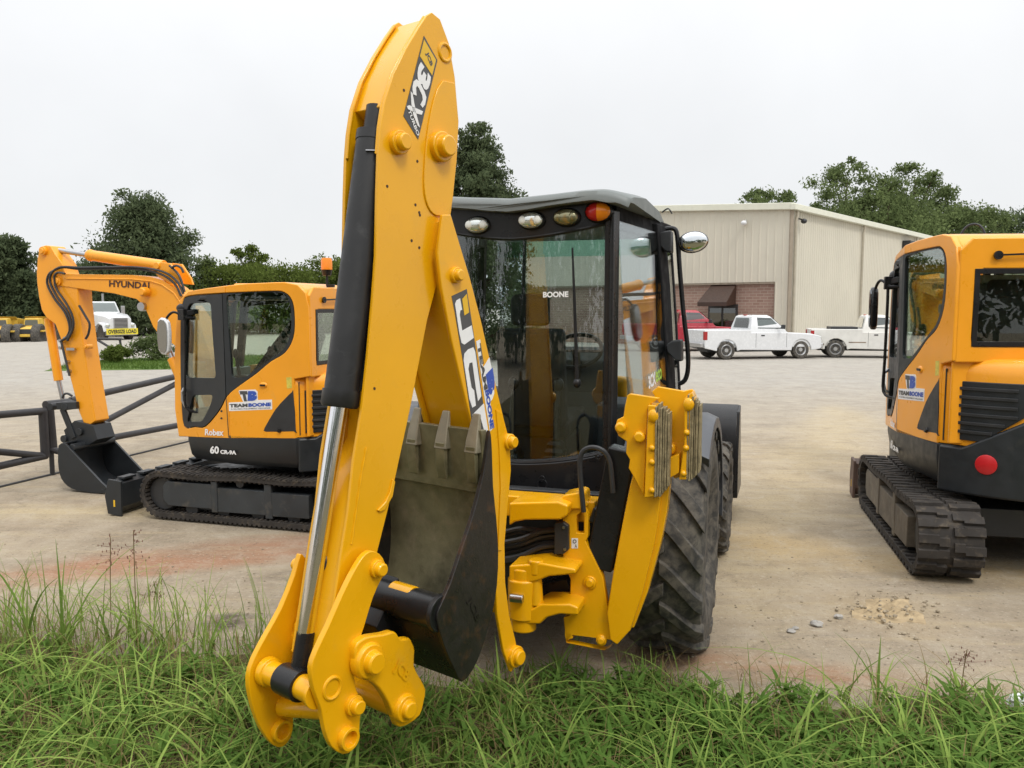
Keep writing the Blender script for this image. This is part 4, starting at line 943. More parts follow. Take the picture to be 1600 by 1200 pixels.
    b=MB();h=L([(268,491)],-.99)[0];b.box(W,h[0]-.04,h[0]+.05,-1.0,-.93,h[1]-.06,h[1]+.05);b.bar(W.pt(h[0],-.96,h[1]),W.pt(h[0]-.12,-.86,h[1]+.03),.04*sc,.05*sc);b.ell(W.pt(L([(278,475)])[0][0]-.05,-.9,2.14),U.u*.07*sc,U.v*.05*sc,U.z*.05*sc,10,6);b.hose([W.pt(h[0],-.97,h[1]-.02),W.pt(h[0]+.08,-1.02,h[1]+.02),W.pt(h[0]+.15,-1.05,h[1]-.03),W.pt(h[0]+.19,-1.06,h[1]-.12)],.014*sc);ml=prt(b,'mirror_bracket',BLK,bevel=.008)
    b=MB();hc=h[0]+.19;b.prism(W,'v',cr([(hc-.075,2.0),(hc+.075,2.02),(hc+.08,1.72),(hc-.065,1.70)],3),-1.09,-1.03)
    mm=prt(b,'mirror',WPAINT if slew==0 else BLK,ml,.02,seg=3)
    b=MB();b.prism(W,'v',cr([(hc-.06,1.985),(hc+.06,2.0),(hc+.065,1.735),(hc-.05,1.72)],3),-1.096,-1.091);prt(b,'mirror_glass',plain('mirror_dim',(.32,.34,.36),.05,1.),mm,0)
    # beacon and roof fittings
    if not slew:
     b=MB();c=np.array(U.pt(-.69,-.42,2.36));b.cyl(c,c+U.z*.10,.012,.012,8);b.bar(c,c-U.u*.08,.03,.03);b.cyl(c+U.z*.10,c+U.z*.16,.04*sc,.055*sc,14);bc=prt(b,'beacon',BLK,bevel=.002)
     b=MB();b.lathe(c+U.z*.16,U.z,[(0,.055*sc),(.09*sc,.055*sc),(.115*sc,.045*sc),(.118*sc,.001)],18);prt(b,'lens',AMB,bc,0)
    # ---------------- boom, arm, bucket
    B0,B1=.02,.26;bc_=.14;_f=U0.pt(.95,.14,0);U=Fr(0,0,yaw+slew+bsw,sc);_o=_f-U.pt(.95,.14,0);U=Fr(_o[0],_o[1],yaw+slew+bsw,sc);U.z=U.z*bz
    LB=lambda pts,v=B0:LF.px2('v',v,pts)
    A=lambda p,v:np.array(U.pt(p[0],v,p[1]))
    up=c6([(155,196),(200,186),(300,187),(480,190),(560,198),(610,212),(660,245),(690,280)]);lw=c6([(585,430),(570,410),(552,368),(540,340),(520,312),(500,293),(400,268),(300,255),(215,242),(165,236)])
    o=LB(up)+[(1.42,2.35),(1.17,2.0),(.95,1.4),(.80,.95),(1.0,.80),(1.14,1.05),(1.32,1.6)]+LB(lw)
    b=MB();b.prism(U,'v',o,B0,B1);
    rb=LB(c6([(200,205),(480,208),(560,216),(610,232),(660,268),(690,312)]))
    b.tube([A(p,B0) for p in rb],.012*sc,6);bo=prt(b,'boom',YX,bevel=.012)
    b=MB();h=LB(c6([(548,262)]))[0];c=A(h,B0);b.cyl(c-U.v*.02*sc,c-U.v*.09*sc,.055*sc,.055*sc,14);b.cyl(c-U.v*.09*sc,c-U.v*.11*sc,.05*sc,.04*sc,14);prt(b,'boom_lamp',YX,bo,.004)
    b=MB();p=c6([(384,240),(556,250),(384,212)]);q=[A(LB([x])[0],B0-.004) for x in p]
    letters(b,'HYUNDAI',q[0],q[1],q[2],-U.v*.001,.03);prt(b,'lettering',plain('decal_brown',(.06,.02,.012),.5),bo,0)
    # arm cylinder on top
    y0,y1,y2=[A(LB([x],bc_)[0],bc_) for x in ((83,390),(142,399),(256,416))]
    b=MB();b.cyl(y1,y2,.062*sc,.068*sc,20);b.ell(y1,[.07*sc,0,0],[0,.07*sc,0],[0,0,.07*sc],14,6);cy=prt(b,'arm_cylinder',YX,bevel=.003)
    b=MB();b.cyl(y0,y1,.03*sc,.03*sc,16);prt(b,'cylinder_rod',STL,cy,0)
    b=MB()
    for v in (.03,.22): b.prism(U,'v',LB(c6([(560,160),(600,135),(640,140),(680,200),(690,230),(640,225),(590,200)])),v,v+.03)
    b.cyl(y2-U.v*.13*sc,y2+U.v*.13*sc,.04*sc,.04*sc,16);prt(b,'cylinder_bracket',YX,bo,.006)
    # boom cylinder in front
    b=MB();k0=A((1.30,.85),bc_);k1=A(LB(c6([(560,325)]),bc_)[0],bc_);km=k0*.45+k1*.55;b.cyl(k0,km,.06*sc,.06*sc,18);b2=MB();bcy=prt(b,'boom_cylinder',YX,bevel=.003);b2.cyl(km,k1,.033*sc,.033*sc,16);b2.cyl(k1-U.v*.16*sc,k1+U.v*.16*sc,.05*sc,.05*sc,16);prt(b2,'cylinder_rod',STL,bcy,0)
    # arm
    ao=c6([(88,68),(108,63),(130,66),(150,100),(182,146),(186,165),(192,182),(215,215),(246,246),(248,290),(258,385),(270,480),(296,660),(322,812),(300,828),(272,824),(250,770),(222,660),(196,560),(180,480),(150,400),(112,372),(92,340),(80,285),(72,225),(70,180),(74,120),(80,90)])
    b=MB();b.prism(U,'v',LB(ao),.03,.25);ar=prt(b,'arm',YX,bevel=.012)
    for x,y,r in ((104,88,.05),(290,495,.03),(165,215,.06)):
        h=LB(c6([(x,y)]))[0];c=A(h,.03);b=MB();b.cyl(c+U.v*.05*sc,c-U.v*.035*sc,r*sc,r*sc,18);b.cyl(c-U.v*.03*sc,c-U.v*.05*sc,r*.7*sc,r*.6*sc,16);prt(b,'pivot_pin',YX,ar,.003)
    q0,q1,q2=[A(LB([x],bc_)[0],bc_) for x in c6([(125,375),(168,640),(186,720)])]
    b=MB();b.cyl(q0,q1,.052*sc,.052*sc,18);bk=prt(b,'bucket_cylinder',YX,bevel=.003)
    b=MB();b.cyl(q1,q2,.028*sc,.028*sc,14);prt(b,'cylinder_rod',STL,bk,0)
    # links and coupler
    b=MB();
    for v in (-.0,.26):
        pp=[A(h,v) for h in LB(c6([(165,748),(250,745)]),v)];b.bar(pp[0],pp[1],.05*sc,.085*sc)
        pp=[A(h,v) for h in LB(c6([(185,760),(235,885)]),v)];b.bar(pp[0],pp[1],.035*sc,.07*sc,up=U.u)
    for x,y in ((180,745),(240,745),(235,880),(300,850)):
        h=LB(c6([(x,y)]),bc_)[0];b.cyl(A(h,-.03),A(h,.31),.045*sc,.045*sc,16)
    b.prism(U,'v',LB(c6([(195,850),(240,810),(320,830),(340,890),(300,915),(215,915)])),.0,.28);prt(b,'bucket_link',SKIRT,bevel=.006)
    bo2=LF.px2('v',-.2,c6(cr([(166,932),(164,985),(172,1040),(190,1075),(225,1102),(280,1115),(345,1120),(372,1098),(350,1075),(280,1000),(215,930),(190,905),(168,915)],2)))
    b=MB();b.prism(U,'v',bo2,-.2,-.17);b.prism(U,'v',bo2,.47,.50)
    sh=LF.px2('v',-.2,c6(cr([(190,905),(168,915),(164,985),(172,1040),(190,1075),(225,1102),(280,1115),(345,1120)],3,False)))
    P=np.array(sh);T=np.gradient(P,axis=0);T/=np.linalg.norm(T,axis=1)[:,None];Nn=np.stack([T[:,1],-T[:,0]],1)
    cxm=P.mean(0)
    if ((cxm-P[4])@Nn[4])<0: Nn=-Nn
    b.prism(U,'v',sh+[tuple(x) for x in (P+Nn*.022)[::-1]],-.17,.47)
    h=LF.px2('v',-.2,c6([(215,928)]))[0];b.cyl(A(h,-.17),A(h,.47),.045*sc,.045*sc,14)
    bu=prt(b,'bucket',SKIRT,bevel=.006)
    h=LF.px2('v',-.2,c6([(350,1112)]))[0]
    for k in range(5):
        v=-.17+.16*k;b=MB();b.loft([[U.pt(h[0]+a,v+s_*w,h[1]+z) for a,z in ((0,-.02),(0,.03)) for s_ in ((-1,1) if z<0 else (1,-1))] for a,w in ((.0,.035),)]+[[U.pt(h[0]-.13,v-.02,h[1]-.01),U.pt(h[0]-.13,v+.02,h[1]-.01),U.pt(h[0]-.13,v+.02,h[1]+.0),U.pt(h[0]-.13,v-.02,h[1]+.0)]]);prt(b,'tooth',SKIRT,bu,.003)
    # hoses
    for i,pts in enumerate((
        [(690,280),(660,225),(600,185),(500,165),(380,163),(260,165),(190,158),(150,170),(125,190),(120,230),(150,290),(195,350),(215,410),(205,450),(175,475)],
        [(700,270),(670,215),(610,175),(500,157),(380,156),(260,158),(180,156),(140,180),(132,220),(160,280),(205,345),(222,400),(215,445),(180,470)],
        [(195,185),(165,180),(150,200),(160,250),(200,310),(228,370),(228,420),(205,470)],
        [(705,262),(680,190),(640,150)],
        [(700,180),(690,160),(668,150),(650,160)],
        [(255,320),(285,370),(300,400),(295,440),(283,462)],
        [(185,715),(190,700),(205,695),(225,705)],
        [(178,470),(200,560),(215,620)])):
        v=-.0-.012*(i%3)
        b=MB();b.hose([A(p,v) for p in LB(c6(pts),v)],.0135*sc,6,5);prt(b,'hydraulic_hose',DPL,bevel=0)
    if slew:   # hose loop that stands up over the roof
        b=MB();b.hose([A(p,v) for p,v in (((1.6,2.5),.02),((1.58,2.95),.05),((1.55,3.08),.14),((1.52,2.98),.24),((1.5,2.5),.28))],.011*sc,7,6);prt(b,'hydraulic_hose',DPL,bevel=0)
    b=MB()
    for x,y in ((180,470),(180,500),(210,560),(215,600),(200,460)):
        h=LB(c6([(x,y)]))[0];c=A(h,.03);b.cyl(c,c-U.v*.04*sc,.022*sc,.02*sc,8)
    h=LB(c6([(210,505)]))[0];b.bar(A(h,.0),A((h[0]-.12,h[1]),.0),.03,.03);prt(b,'hose_fitting',STL,ar,0)
    return ex
ex1=excavator(-2.374,8.854,-73.1,1.,0.,'orange compact excavator parked side-on at the left, its arm and bucket lowered','Robex',('60','CR-9A'))
ex2=excavator(4.55,7.33,13.6,1.15,-9.5,'orange compact excavator at the right edge with a red disc on its counterweight','Robex',('60','CR-9A'),52,.022,.05,.86,9.)
# ================================================================ GROUND
def groundmat():
    m,nt=newmat('lot_concrete');N=NT(nt);g=N.geo()
    sep=N.n('ShaderNodeSeparateXYZ');N.l(g,sep.inputs[0]);X,Yc=sep.outputs[0],sep.outputs[1]
    big=N.noise(g,.22,6,.6,.3);mid=N.noise(g,1.3,7,.65,.4);fine=N.noise(g,14,6,.7);grit=N.noise(g,90,3,.7)
    # drag streaks left by machines: stretched noise
    mp=N.n('ShaderNodeMapping');mp.inputs['Scale'].default_value=(.35,3.2,1);mp.inputs['Rotation'].default_value=(0,0,.18);N.l(g,mp.inputs[0])
    strk=N.noise(mp.outputs[0],1.6,6,.65,.5)
    c=N.mix(N.ramp(mid,.3,.72),(.235,.185,.128),(.415,.345,.25))
    c=N.mix(N.ramp(big,.35,.7,0,.55),c,(.37,.315,.24))
    c=N.mix(N.ramp(strk,.52,.72,0,.65),c,(.46,.365,.22))
    c=N.mix(N.ramp(strk,.28,.45,.5,0),c,(.20,.172,.135))
    # far part of the lot is plain grey asphalt-concrete
    vor=N.n('ShaderNodeTexVoronoi',feature='DISTANCE_TO_EDGE');vor.inputs['Scale'].default_value=.33
    dn=N.n('ShaderNodeTexNoise');dn.inputs['Scale'].default_value=1.6;dn.inputs['Detail'].default_value=5;N.l(g,dn.inputs['Vector']);va=N.n('ShaderNodeVectorMath',operation='ADD');N.l(g,va.inputs[0]);vs_=N.n('ShaderNodeVectorMath',operation='SCALE');N.l(dn.outputs['Color'],vs_.inputs[0]);vs_.inputs['Scale'].default_value=.9;N.l(vs_.outputs[0],va.inputs[1]);N.l(va.outputs[0],vor.inputs['Vector'])
    crk=N.ramp(vor.outputs['Distance'],.008,.002,0,.35);c=N.mix(N.math('MULTIPLY',crk,N.ramp(N.noise(g,.6,3),.45,.6)),c,(.10,.085,.065))
    far=N.ramp(Yc,12,24)
    c=N.mix(far,c,N.mix(N.ramp(mid,.3,.7),(.32,.297,.262),(.39,.365,.325)))
    def band(p,q,w,amp,colr,strength,x0,x1):
        nonlocal c
        dx,dy=q[0]-p[0],q[1]-p[1];Ln=math.hypot(dx,dy);nx,ny=-dy/Ln,dx/Ln
        d=N.math('ADD',N.math('MULTIPLY',X,nx),N.math('MULTIPLY',Yc,ny));d=N.math('ADD',d,-(p[0]*nx+p[1]*ny))
        wob=N.math('MULTIPLY',N.math('SUBTRACT',N.noise(g,1.1,5,.6),.5),amp)
        d=N.math('ABSOLUTE',N.math('ADD',d,wob))
        f=N.ramp(d,w,w*.15,0,1);f=N.math('MULTIPLY',f,N.ramp(N.noise(mp.outputs[0],2.5,6,.7),.3,.58,.25,1))
        f=N.math('MULTIPLY',f,N.ramp(X,x0,x0+.6));f=N.math('MULTIPLY',f,N.ramp(X,x1,x1-.8));f=N.math('MULTIPLY',f,strength)
        c=N.mix(f,c,colr)
    band(ground(0,905),ground(330,878),.30,.7,(.34,.17,.095),.8,-5.5,-1.2)
    band(ground(260,872),ground(600,835),.50,.6,(.35,.185,.11),.8,-4.2,.2)
    band(ground(1000,1020),ground(1400,1062),.28,.6,(.33,.18,.10),.85,.1,2.6)
    band(ground(1170,840),ground(1330,640),.9,1.2,(.50,.40,.24),.6,1.2,7.5)
    band(ground(1250,860),ground(1600,900),.6,.8,(.47,.34,.17),.7,1.6,6.)
    band(ground(0,800),ground(200,800),.45,.8,(.50,.40,.23),.6,-6.5,-2.8)
    s=ground(1375,955);v=N.n('ShaderNodeVectorMath',operation='DISTANCE');N.l(g,v.inputs[0]);v.inputs[1].default_value=tuple(s)
    o=N.ramp(N.math('ADD',v.outputs['Value'],N.math('MULTIPLY',N.noise(g,3.5,6,.7),.45)),.80,.35);c=N.mix(N.math('MULTIPLY',o,.8),c,(.37,.285,.175))
    # oil spot
    s=ground(356,972);v=N.n('ShaderNodeVectorMath',operation='DISTANCE');N.l(g,v.inputs[0]);v.inputs[1].default_value=tuple(s)
    o=N.ramp(N.math('ADD',v.outputs['Value'],N.math('MULTIPLY',N.noise(g,9,4),.2)),.3,.18);c=N.mix(N.math('MULTIPLY',o,.8),c,(.06,.045,.035))
    # grit and pebbles
    peb=N.noise(g,34,2,.5);c=N.mix(N.ramp(peb,.61,.70,0,.5),c,(.50,.44,.35));c=N.mix(N.ramp(peb,.38,.29,0,.6),c,(.12,.095,.07));lum=N.noise(g,3.8,6,.75,.6);c=N.mix(N.ramp(lum,.50,.72,0,.55),c,(.47,.41,.32));c=N.mix(N.ramp(lum,.44,.28,0,.5),c,(.16,.13,.095))
    c=N.mix(N.ramp(grit,.60,.75,0,.6),c,(.55,.49,.40));c=N.mix(N.ramp(grit,.40,.25,0,.5),c,(.13,.11,.09))
    c=N.mix(N.ramp(fine,.6,.8,0,.3),c,(.2,.17,.13))
    h=N.math('ADD',N.math('MULTIPLY',fine,.6),N.math('MULTIPLY',grit,.4))
    N.out(N.pbsdf(c,.9,0,0,N.bump(h,.9,.03),.2));return m
b=MB();E_=900;b.add([(-E_,-60,0),(E_,-60,0),(E_,E_,0),(-E_,E_,0)],[[0,1,2,3]]);lot=b.build('parking_lot',groundmat(),None,0,0);tag(lot,'sandy grey concrete yard with red clay stains','yard',kind='structure')
def soil():
    m,nt=newmat('verge_soil');N=NT(nt);g=N.geo()
    c=N.mix(N.ramp(N.noise(g,6,6,.65),.3,.7),(.05,.06,.022),(.16,.12,.07));N.out(N.pbsdf(c,.95,0,0,N.bump(N.noise(g,20,5),.6,.03),.1));return m
EDGE=[(-400,985),(0,992),(120,1000),(250,1010),(330,1022),(430,1030),(560,1045),(700,1052),(850,1058),(1000,1068),(1150,1082),(1300,1092),(1450,1098),(1600,1108),(2000,1125)]
EW=[ground(*p) for p in EDGE]
def edgeY(x): return np.interp(x,[p[0] for p in EW],[p[1] for p in EW])
b=MB();xs=np.linspace(-9,9,140);ey=[edgeY(x)-.05+.10*math.sin(x*3.1)+.06*math.sin(x*8.3+1)+.03*math.sin(x*21) for x in xs]
b.add([(x,y,.004) for x,y in zip(xs,ey)]+[(x,-30,.004) for x in xs],[[i,i+1,140+i+1,140+i] for i in range(139)]);vg=b.build('grass_verge',soil(),None,0,0);tag(vg,'strip of earth under the long grass in the foreground','ground',kind='structure')
# ================================================================ GRASS
def blades(n,xy,h,w,lean,seg=4,curl=1.0,az=None):
    n=len(xy);az=rng.uniform(0,2*np.pi,n) if az is None else az
    d=np.stack([np.cos(az),np.sin(az)],1);sd=np.stack([-d[:,1],d[:,0]],1)
    V=np.zeros((n,(seg+1)*2,3))
    for k in range(seg+1):
        t=k/seg;out=lean*h*(t**1.7)*curl;up=h*(t-.32*np.minimum(lean,1.6)*t**2.6)
        wid=w*(1-t**1.6)*.5+.0006
        cx=xy+d*out[:,None]
        for j,s_ in enumerate((-1,1)):
            V[:,k*2+j,:2]=cx+sd*(s_*wid)[:,None];V[:,k*2+j,2]=np.maximum(up,.004)
    q=np.array([[2*k,2*k+1,2*k+3,2*k+2] for k in range(seg)])
    Q=(q[None]+(np.arange(n)*(seg+1)*2)[:,None,None]).reshape(-1,4)
    return V.reshape(-1,3),Q
def cat(parts):
    Vs=[];Qs=[];o=0
    for V,Q in parts: Vs.append(V);Qs.append(Q+o);o+=len(V)
    return np.concatenate(Vs),np.concatenate(Qs)
def scatter(n,x0,x1,yback=.0,fade=.55,y0=2.3):
    x=rng.uniform(x0,x1,n);ye=edgeY(x)+.10*np.sin(x*3.1)+.06*np.sin(x*8.3+1)
    t=rng.uniform(0,1,n);y=y0+(ye-y0+yback)*t
    keep=rng.uniform(0,1,n)<np.clip((ye+yback-y)/fade,0.04,1)
    return np.stack([x,y],1)[keep]
parts=[]
nt_=5200;T=scatter(nt_,-4.6,4.4,.12)
k=7;xy=np.repeat(T,k,0)+rng.normal(0,.035,(len(T)*k,2));hh=np.repeat(rng.gamma(4,.027,len(T)),k)*rng.uniform(.6,1.15,len(xy))
parts.append(blades(0,xy,np.clip(hh,.04,.34),rng.uniform(.005,.012,len(xy)),rng.uniform(.15,1.2,len(xy))))
T=scatter(420,-4.6,4.4,.0);k=5;xy=np.repeat(T,k,0)+rng.normal(0,.02,(len(T)*k,2))
parts.append(blades(0,xy,rng.uniform(.2,.42,len(xy)),rng.uniform(.010,.020,len(xy)),rng.uniform(.6,1.8,len(xy)),6))
xw=rng.uniform(-4.3,-1.25,420);yw=edgeY(xw)+rng.normal(.05,.22,420);xyw=np.stack([xw,yw],1);parts.append(blades(0,xyw,rng.uniform(.2,.62,420),rng.uniform(.004,.009,420),rng.uniform(.15,.9,420),6))
xw=rng.uniform(-1,4.2,160);xyw=np.stack([xw,edgeY(xw)+rng.normal(-.05,.15,160)],1);parts.append(blades(0,xyw,rng.uniform(.12,.36,160),rng.uniform(.004,.008,160),rng.uniform(.15,.9,160),6))
V,Q=cat(parts)
G1=leafmat('grass_green',(.07,.13,.022),(.33,.44,.11),.32)
go=mesh_np('grass',V,Q,G1);tag(go,'long green grass along the near edge of the yard','grass',kind='stuff')
xy=scatter(8000,-4.6,4.4,.28,.6);xy=np.concatenate([xy,scatter(1500,-4.6,-1.0,.45,.6)])
V,Q=blades(0,xy,rng.uniform(.06,.28,len(xy)),rng.uniform(.003,.006,len(xy)),rng.uniform(.2,1.5,len(xy)))
G2=leafmat('grass_dry',(.16,.12,.055),(.30,.22,.11),.3)
go=mesh_np('dry_grass',V,Q,G2);tag(go,'straw coloured dead blades mixed into the green grass','grass',kind='stuff')
# low broad-leaved weeds
xy=scatter(2600,.2,4.2,.0);xy=np.concatenate([xy,scatter(1300,-4.4,.4,-.1)]);k=5
xy=np.repeat(xy,k,0)+rng.normal(0,.03,(len(xy)*k,2))
V,Q=blades(0,xy,rng.uniform(.05,.14,len(xy)),rng.uniform(.018,.035,len(xy)),rng.uniform(.8,1.8,len(xy)),3)
V[:,2]+=np.repeat(rng.uniform(.0,.09,len(xy)),8)
G3=leafmat('weed_green',(.08,.16,.03),(.16,.26,.06),.4)
go=mesh_np('ground_weeds',V,Q,G3);tag(go,'low broad leaved weeds among the grass','weeds',kind='stuff')
# tall single grass plants
REDG=leafmat('seed_red',(.20,.09,.075),(.30,.15,.12),.3)
def tallgrass(px,py,h,label,red,leaves,seed=True,lean=.25):
    g=ground(px,py);r=root('tall_grass',g[0],g[1],0,0,label,'grass plant','tall grass plants on the verge')
    n=leaves;xy=np.tile(g[:2],(n,1))+rng.normal(0,.015,(n,2))
    V,Q=blades(0,xy,rng.uniform(.45,1.05,n)*h,rng.uniform(.011,.020,n),rng.uniform(.4,1.5,n),7);mesh_np('leaf_blades',V,Q,G1,r)
    if seed:
        a=rng.uniform(0,6.28);dx,dy=math.cos(a)*lean*h*.4,math.sin(a)*lean*h*.2;pts=[(g[0]+dx*t*t,g[1]+dy*t*t,h*t) for t in (0,.3,.6,.85,1)]
        b=MB();b.tube(cr(pts,3,False),[.0028]*12+[.0012],5);b.build('stem',G2 if red else G1,r)
        vs=[];nn=30;top=np.array(pts[-1]);
        for i in range(nn):
            t=rng.uniform(.72,1.0);p=np.array([g[0]+dx*t*t,g[1]+dy*t*t,h*t]);o=rng.normal(0,1,3)*np.array([.05,.05,.025])*(1.15-t)*2.6
            q=p+o;vs.append((p,q))
        b=MB()
        for p,q in vs:
            b.tube([p,q],[.0008,.0008],3);b.ell(q,[.003,0,0],[0,.003,0],[0,0,.008],4,3)
        b.build('seed_head',REDG if red else G2,r,0,0)
for a in ((45,1015,.75,'tall grass plant with drooping blades at the far left of the verge',False,9,False),
          (100,1022,.80,'tall leafy grass plant second from the left on the verge',False,12,False),
          (175,1015,.72,'tall grass with a reddish seed head below the left excavator blade',True,8,True),
          (215,1022,.80,'tallest thin grass stem with a red seed head left of the digging arm',True,6,True),
          (255,1015,.45,'tall grass tuft beside the dark stain on the concrete',False,7,True),
          (330,1030,.38,'short upright grass tuft left of the yellow link plates',False,7,False),
          (870,1062,.34,'grass tuft below the rear wheel of the backhoe',False,10,False),
          (1060,1085,.40,'straight upright grass blade beside the big tyre',False,4,False),
          (1320,1095,.55,'thin grass plant with a red blade right of the big tyre',True,5,False),
          (1380,1100,.48,'wispy grass plant below the sand pile',True,5,False),
          (1500,1105,.32,'small dark flowered weed near the right edge of the verge',True,8,True)):
    tallgrass(*a)
# ================================================================ SAND, STONES, LITTER
c0=ground(1385,955);nx=60;V=[];Q=[]
for i in range(nx):
    for j in range(nx):
        u=i/(nx-1)*2-1;v=j/(nx-1)*2-1;r=math.hypot(u,v)
        aa=math.atan2(v,u);r*=1+.22*math.sin(3*aa+.6)+.14*math.sin(5*aa+1)+.08*math.sin(11*aa);h=max(0,1-r*r)**1.2*.026*(.7+.5*math.sin(u*9+v*5)+.4*math.sin(v*17-u*11))
        h+=max(0,1-r*r)*float(rng.normal(0,.004))
        V.append((c0[0]+u*.25+v*.09,c0[1]+v*.25,max(h,0)-.002+(.004 if r<.98 else 0)))
for i in range(nx-1):
    for j in range(nx-1): Q.append((i*nx+j,i*nx+nx+j,i*nx+nx+j+1,i*nx+j+1))
SAND=paint('sand',(.37,.285,.175),.95,var=.25,scale=12,bump=.6,bscale=120,spec=.1)
o=mesh_np('sand_pile',V,Q,SAND,None,True);tag(o,'low heap of yellow sand on the concrete near the right excavator track','sand pile')
STONE=paint('stone',(.36,.34,.31),.9,var=.2,scale=15,bump=.4)
def stone(px,py,s,label,grp=None):
    g=ground(px,py);b=MB();rr=random.Random(px)
    b.ell((g[0],g[1],s*.32),(s,0,0),(0,s*.8,0),(0,0,s*.5),10,6)
    b.V=[(x+rr.uniform(-.16,.16)*s,y+rr.uniform(-.16,.16)*s,max(.0,z+rr.uniform(-.12,.12)*s)) for x,y,z in b.V]
    o=b.build('stone',STONE,None,0,25);tag(o,label,'stone',grp)
stone(1276,978,.045,'pale grey stone, the largest of those lying left of the sand heap')
stone(1236,988,.03,'small grey stone left of the largest stone on the concrete')
stone(1243,983,.022,'tiny grey stone beside the small one left of the largest stone')
stone(1310,966,.035,'flat grey stone touching the left rim of the sand heap')
for i in range(70):
    x,y=random.gauss(1400,45),random.gauss(950,18)
    if i<6: pass
V=[];Fq=[]
pb=MB()
for i in range(420):
    g=ground(random.gauss(1395,42),random.gauss(957,16)) if i<90 else ground(random.uniform(900,1600),random.uniform(860,1075)) if i<300 else ground(random.uniform(0,480),random.uniform(850,1010))
    s=random.uniform(.004,.012) if i>=90 else random.uniform(.006,.02);z=.03*max(0,1-((g[0]-c0[0])/.4)**2-((g[1]-c0[1])/.4)**2)
    pb.ell((g[0],g[1],z+s*.3),(s,0,0),(0,s*.8,0),(0,0,s*.6),6,4)
o=pb.build('gravel',paint('gravel',(.30,.25,.18),.95,var=.35,scale=30,spec=.1),None,0,0);tag(o,'loose grit and clods strewn on the concrete','gravel',kind='stuff')
g=ground(1592,1113);b=MB();b.ell((g[0]+.03,g[1],.05),(.09,0,0),(0,.06,0),(0,0,.05),14,9);rr=random.Random(3);b.V=[(x+rr.uniform(-.012,.012),y+rr.uniform(-.012,.012),z+rr.uniform(-.012,.012)) for x,y,z in b.V]
tag(b.build('crumpled_paper',WHITE,None,0,20),'crumpled white paper lying in the grass at the right edge','litter')
# ================================================================ PIPE GATE
ga,gb=ground(0,762),ground(281,694);gyaw=math.degrees(math.atan2(gb[0]-ga[0],gb[1]-ga[1]));GF=Fr(ga[0],ga[1],gyaw)
PIPE=paint('pipe_black',(.028,.026,.028),.5,var=.25,scale=5)
def gp(px,dv=0.): return np.array(GF.pt(*GF.hit(px[0],px[1],'v',dv)))
g1=root('pipe_gate',*ground(72,746)[:2],0,gyaw,'black pipe gate leaf cut by the left edge of the photo','gate')
def pipe(r,name,a,b_,rad,ext0=0,ext1=0):
    a,b_=gp(a),gp(b_);d=b_-a;m=MB();m.cyl(a-d*ext0,b_+d*ext1,rad,rad,14);m.build(name,PIPE,r,0)
pipe(g1,'top_rail',(0,648),(70,642),.046,1.2,0);pipe(g1,'bottom_rail',(0,728),(72,712),.045,1.2,0);pipe(g1,'diagonal_brace',(0,706),(66,712),.042,1.2,0);pipe(g1,'gate_post',(67,642),(71,712),.055,0,0)
g2=root('pipe_gate',*ground(110,737)[:2],0,gyaw,'black pipe gate leaf behind the left excavator bucket','gate')
pipe(g2,'hinge_post',(76,634),(82,702),.06);pipe(g2,'top_bracket',(71,633),(115,628),.055)
pipe(g2,'top_rail',(110,626),(276,588),.046,0,.5);pipe(g2,'diagonal_brace',(145,668),(276,599),.043,0,.02);pipe(g2,'bottom_rail',(105,697),(281,664),.045,0,.5);
b=MB();a=gp((80,702));b.cyl(a+[-.05,0,.02],a+[.1,0,-.03],.05,.04,10);b.cyl(a,[a[0],a[1],0],.03,.03,10);b.build('latch_post',PIPE,g2)
b=MB();b.tube([(*(ga+(gb-ga)*t)[:2],.012) for t in (-1.5,0,.3,.6,1,1.6)],.014,6);tag(b.build('cable',PIPE,None,0),'thin dark cable lying on the concrete under the pipe gate','cable')
g3=ground(165,560);r=root('pipe_gate',g3[0],g3[1],0,80,'distant black pipe gate frame in front of the shrubs','gate')
G3F=Fr(g3[0],g3[1],80)
for n,a,b_ in (('top_rail',(134,529),(190,530)),('gate_post',(142,529),(144,561)),('gate_post',(187,530),(191,552)),('diagonal_brace',(152,531),(182,549)),('bottom_rail',(142,560),(172,554))):
    m=MB();p=[np.array(G3F.pt(*G3F.hit(x,y,'v',0))) for x,y in (a,b_)];m.cyl(p[0],p[1],.05,.05,8);m.build(n,PIPE,r,0)
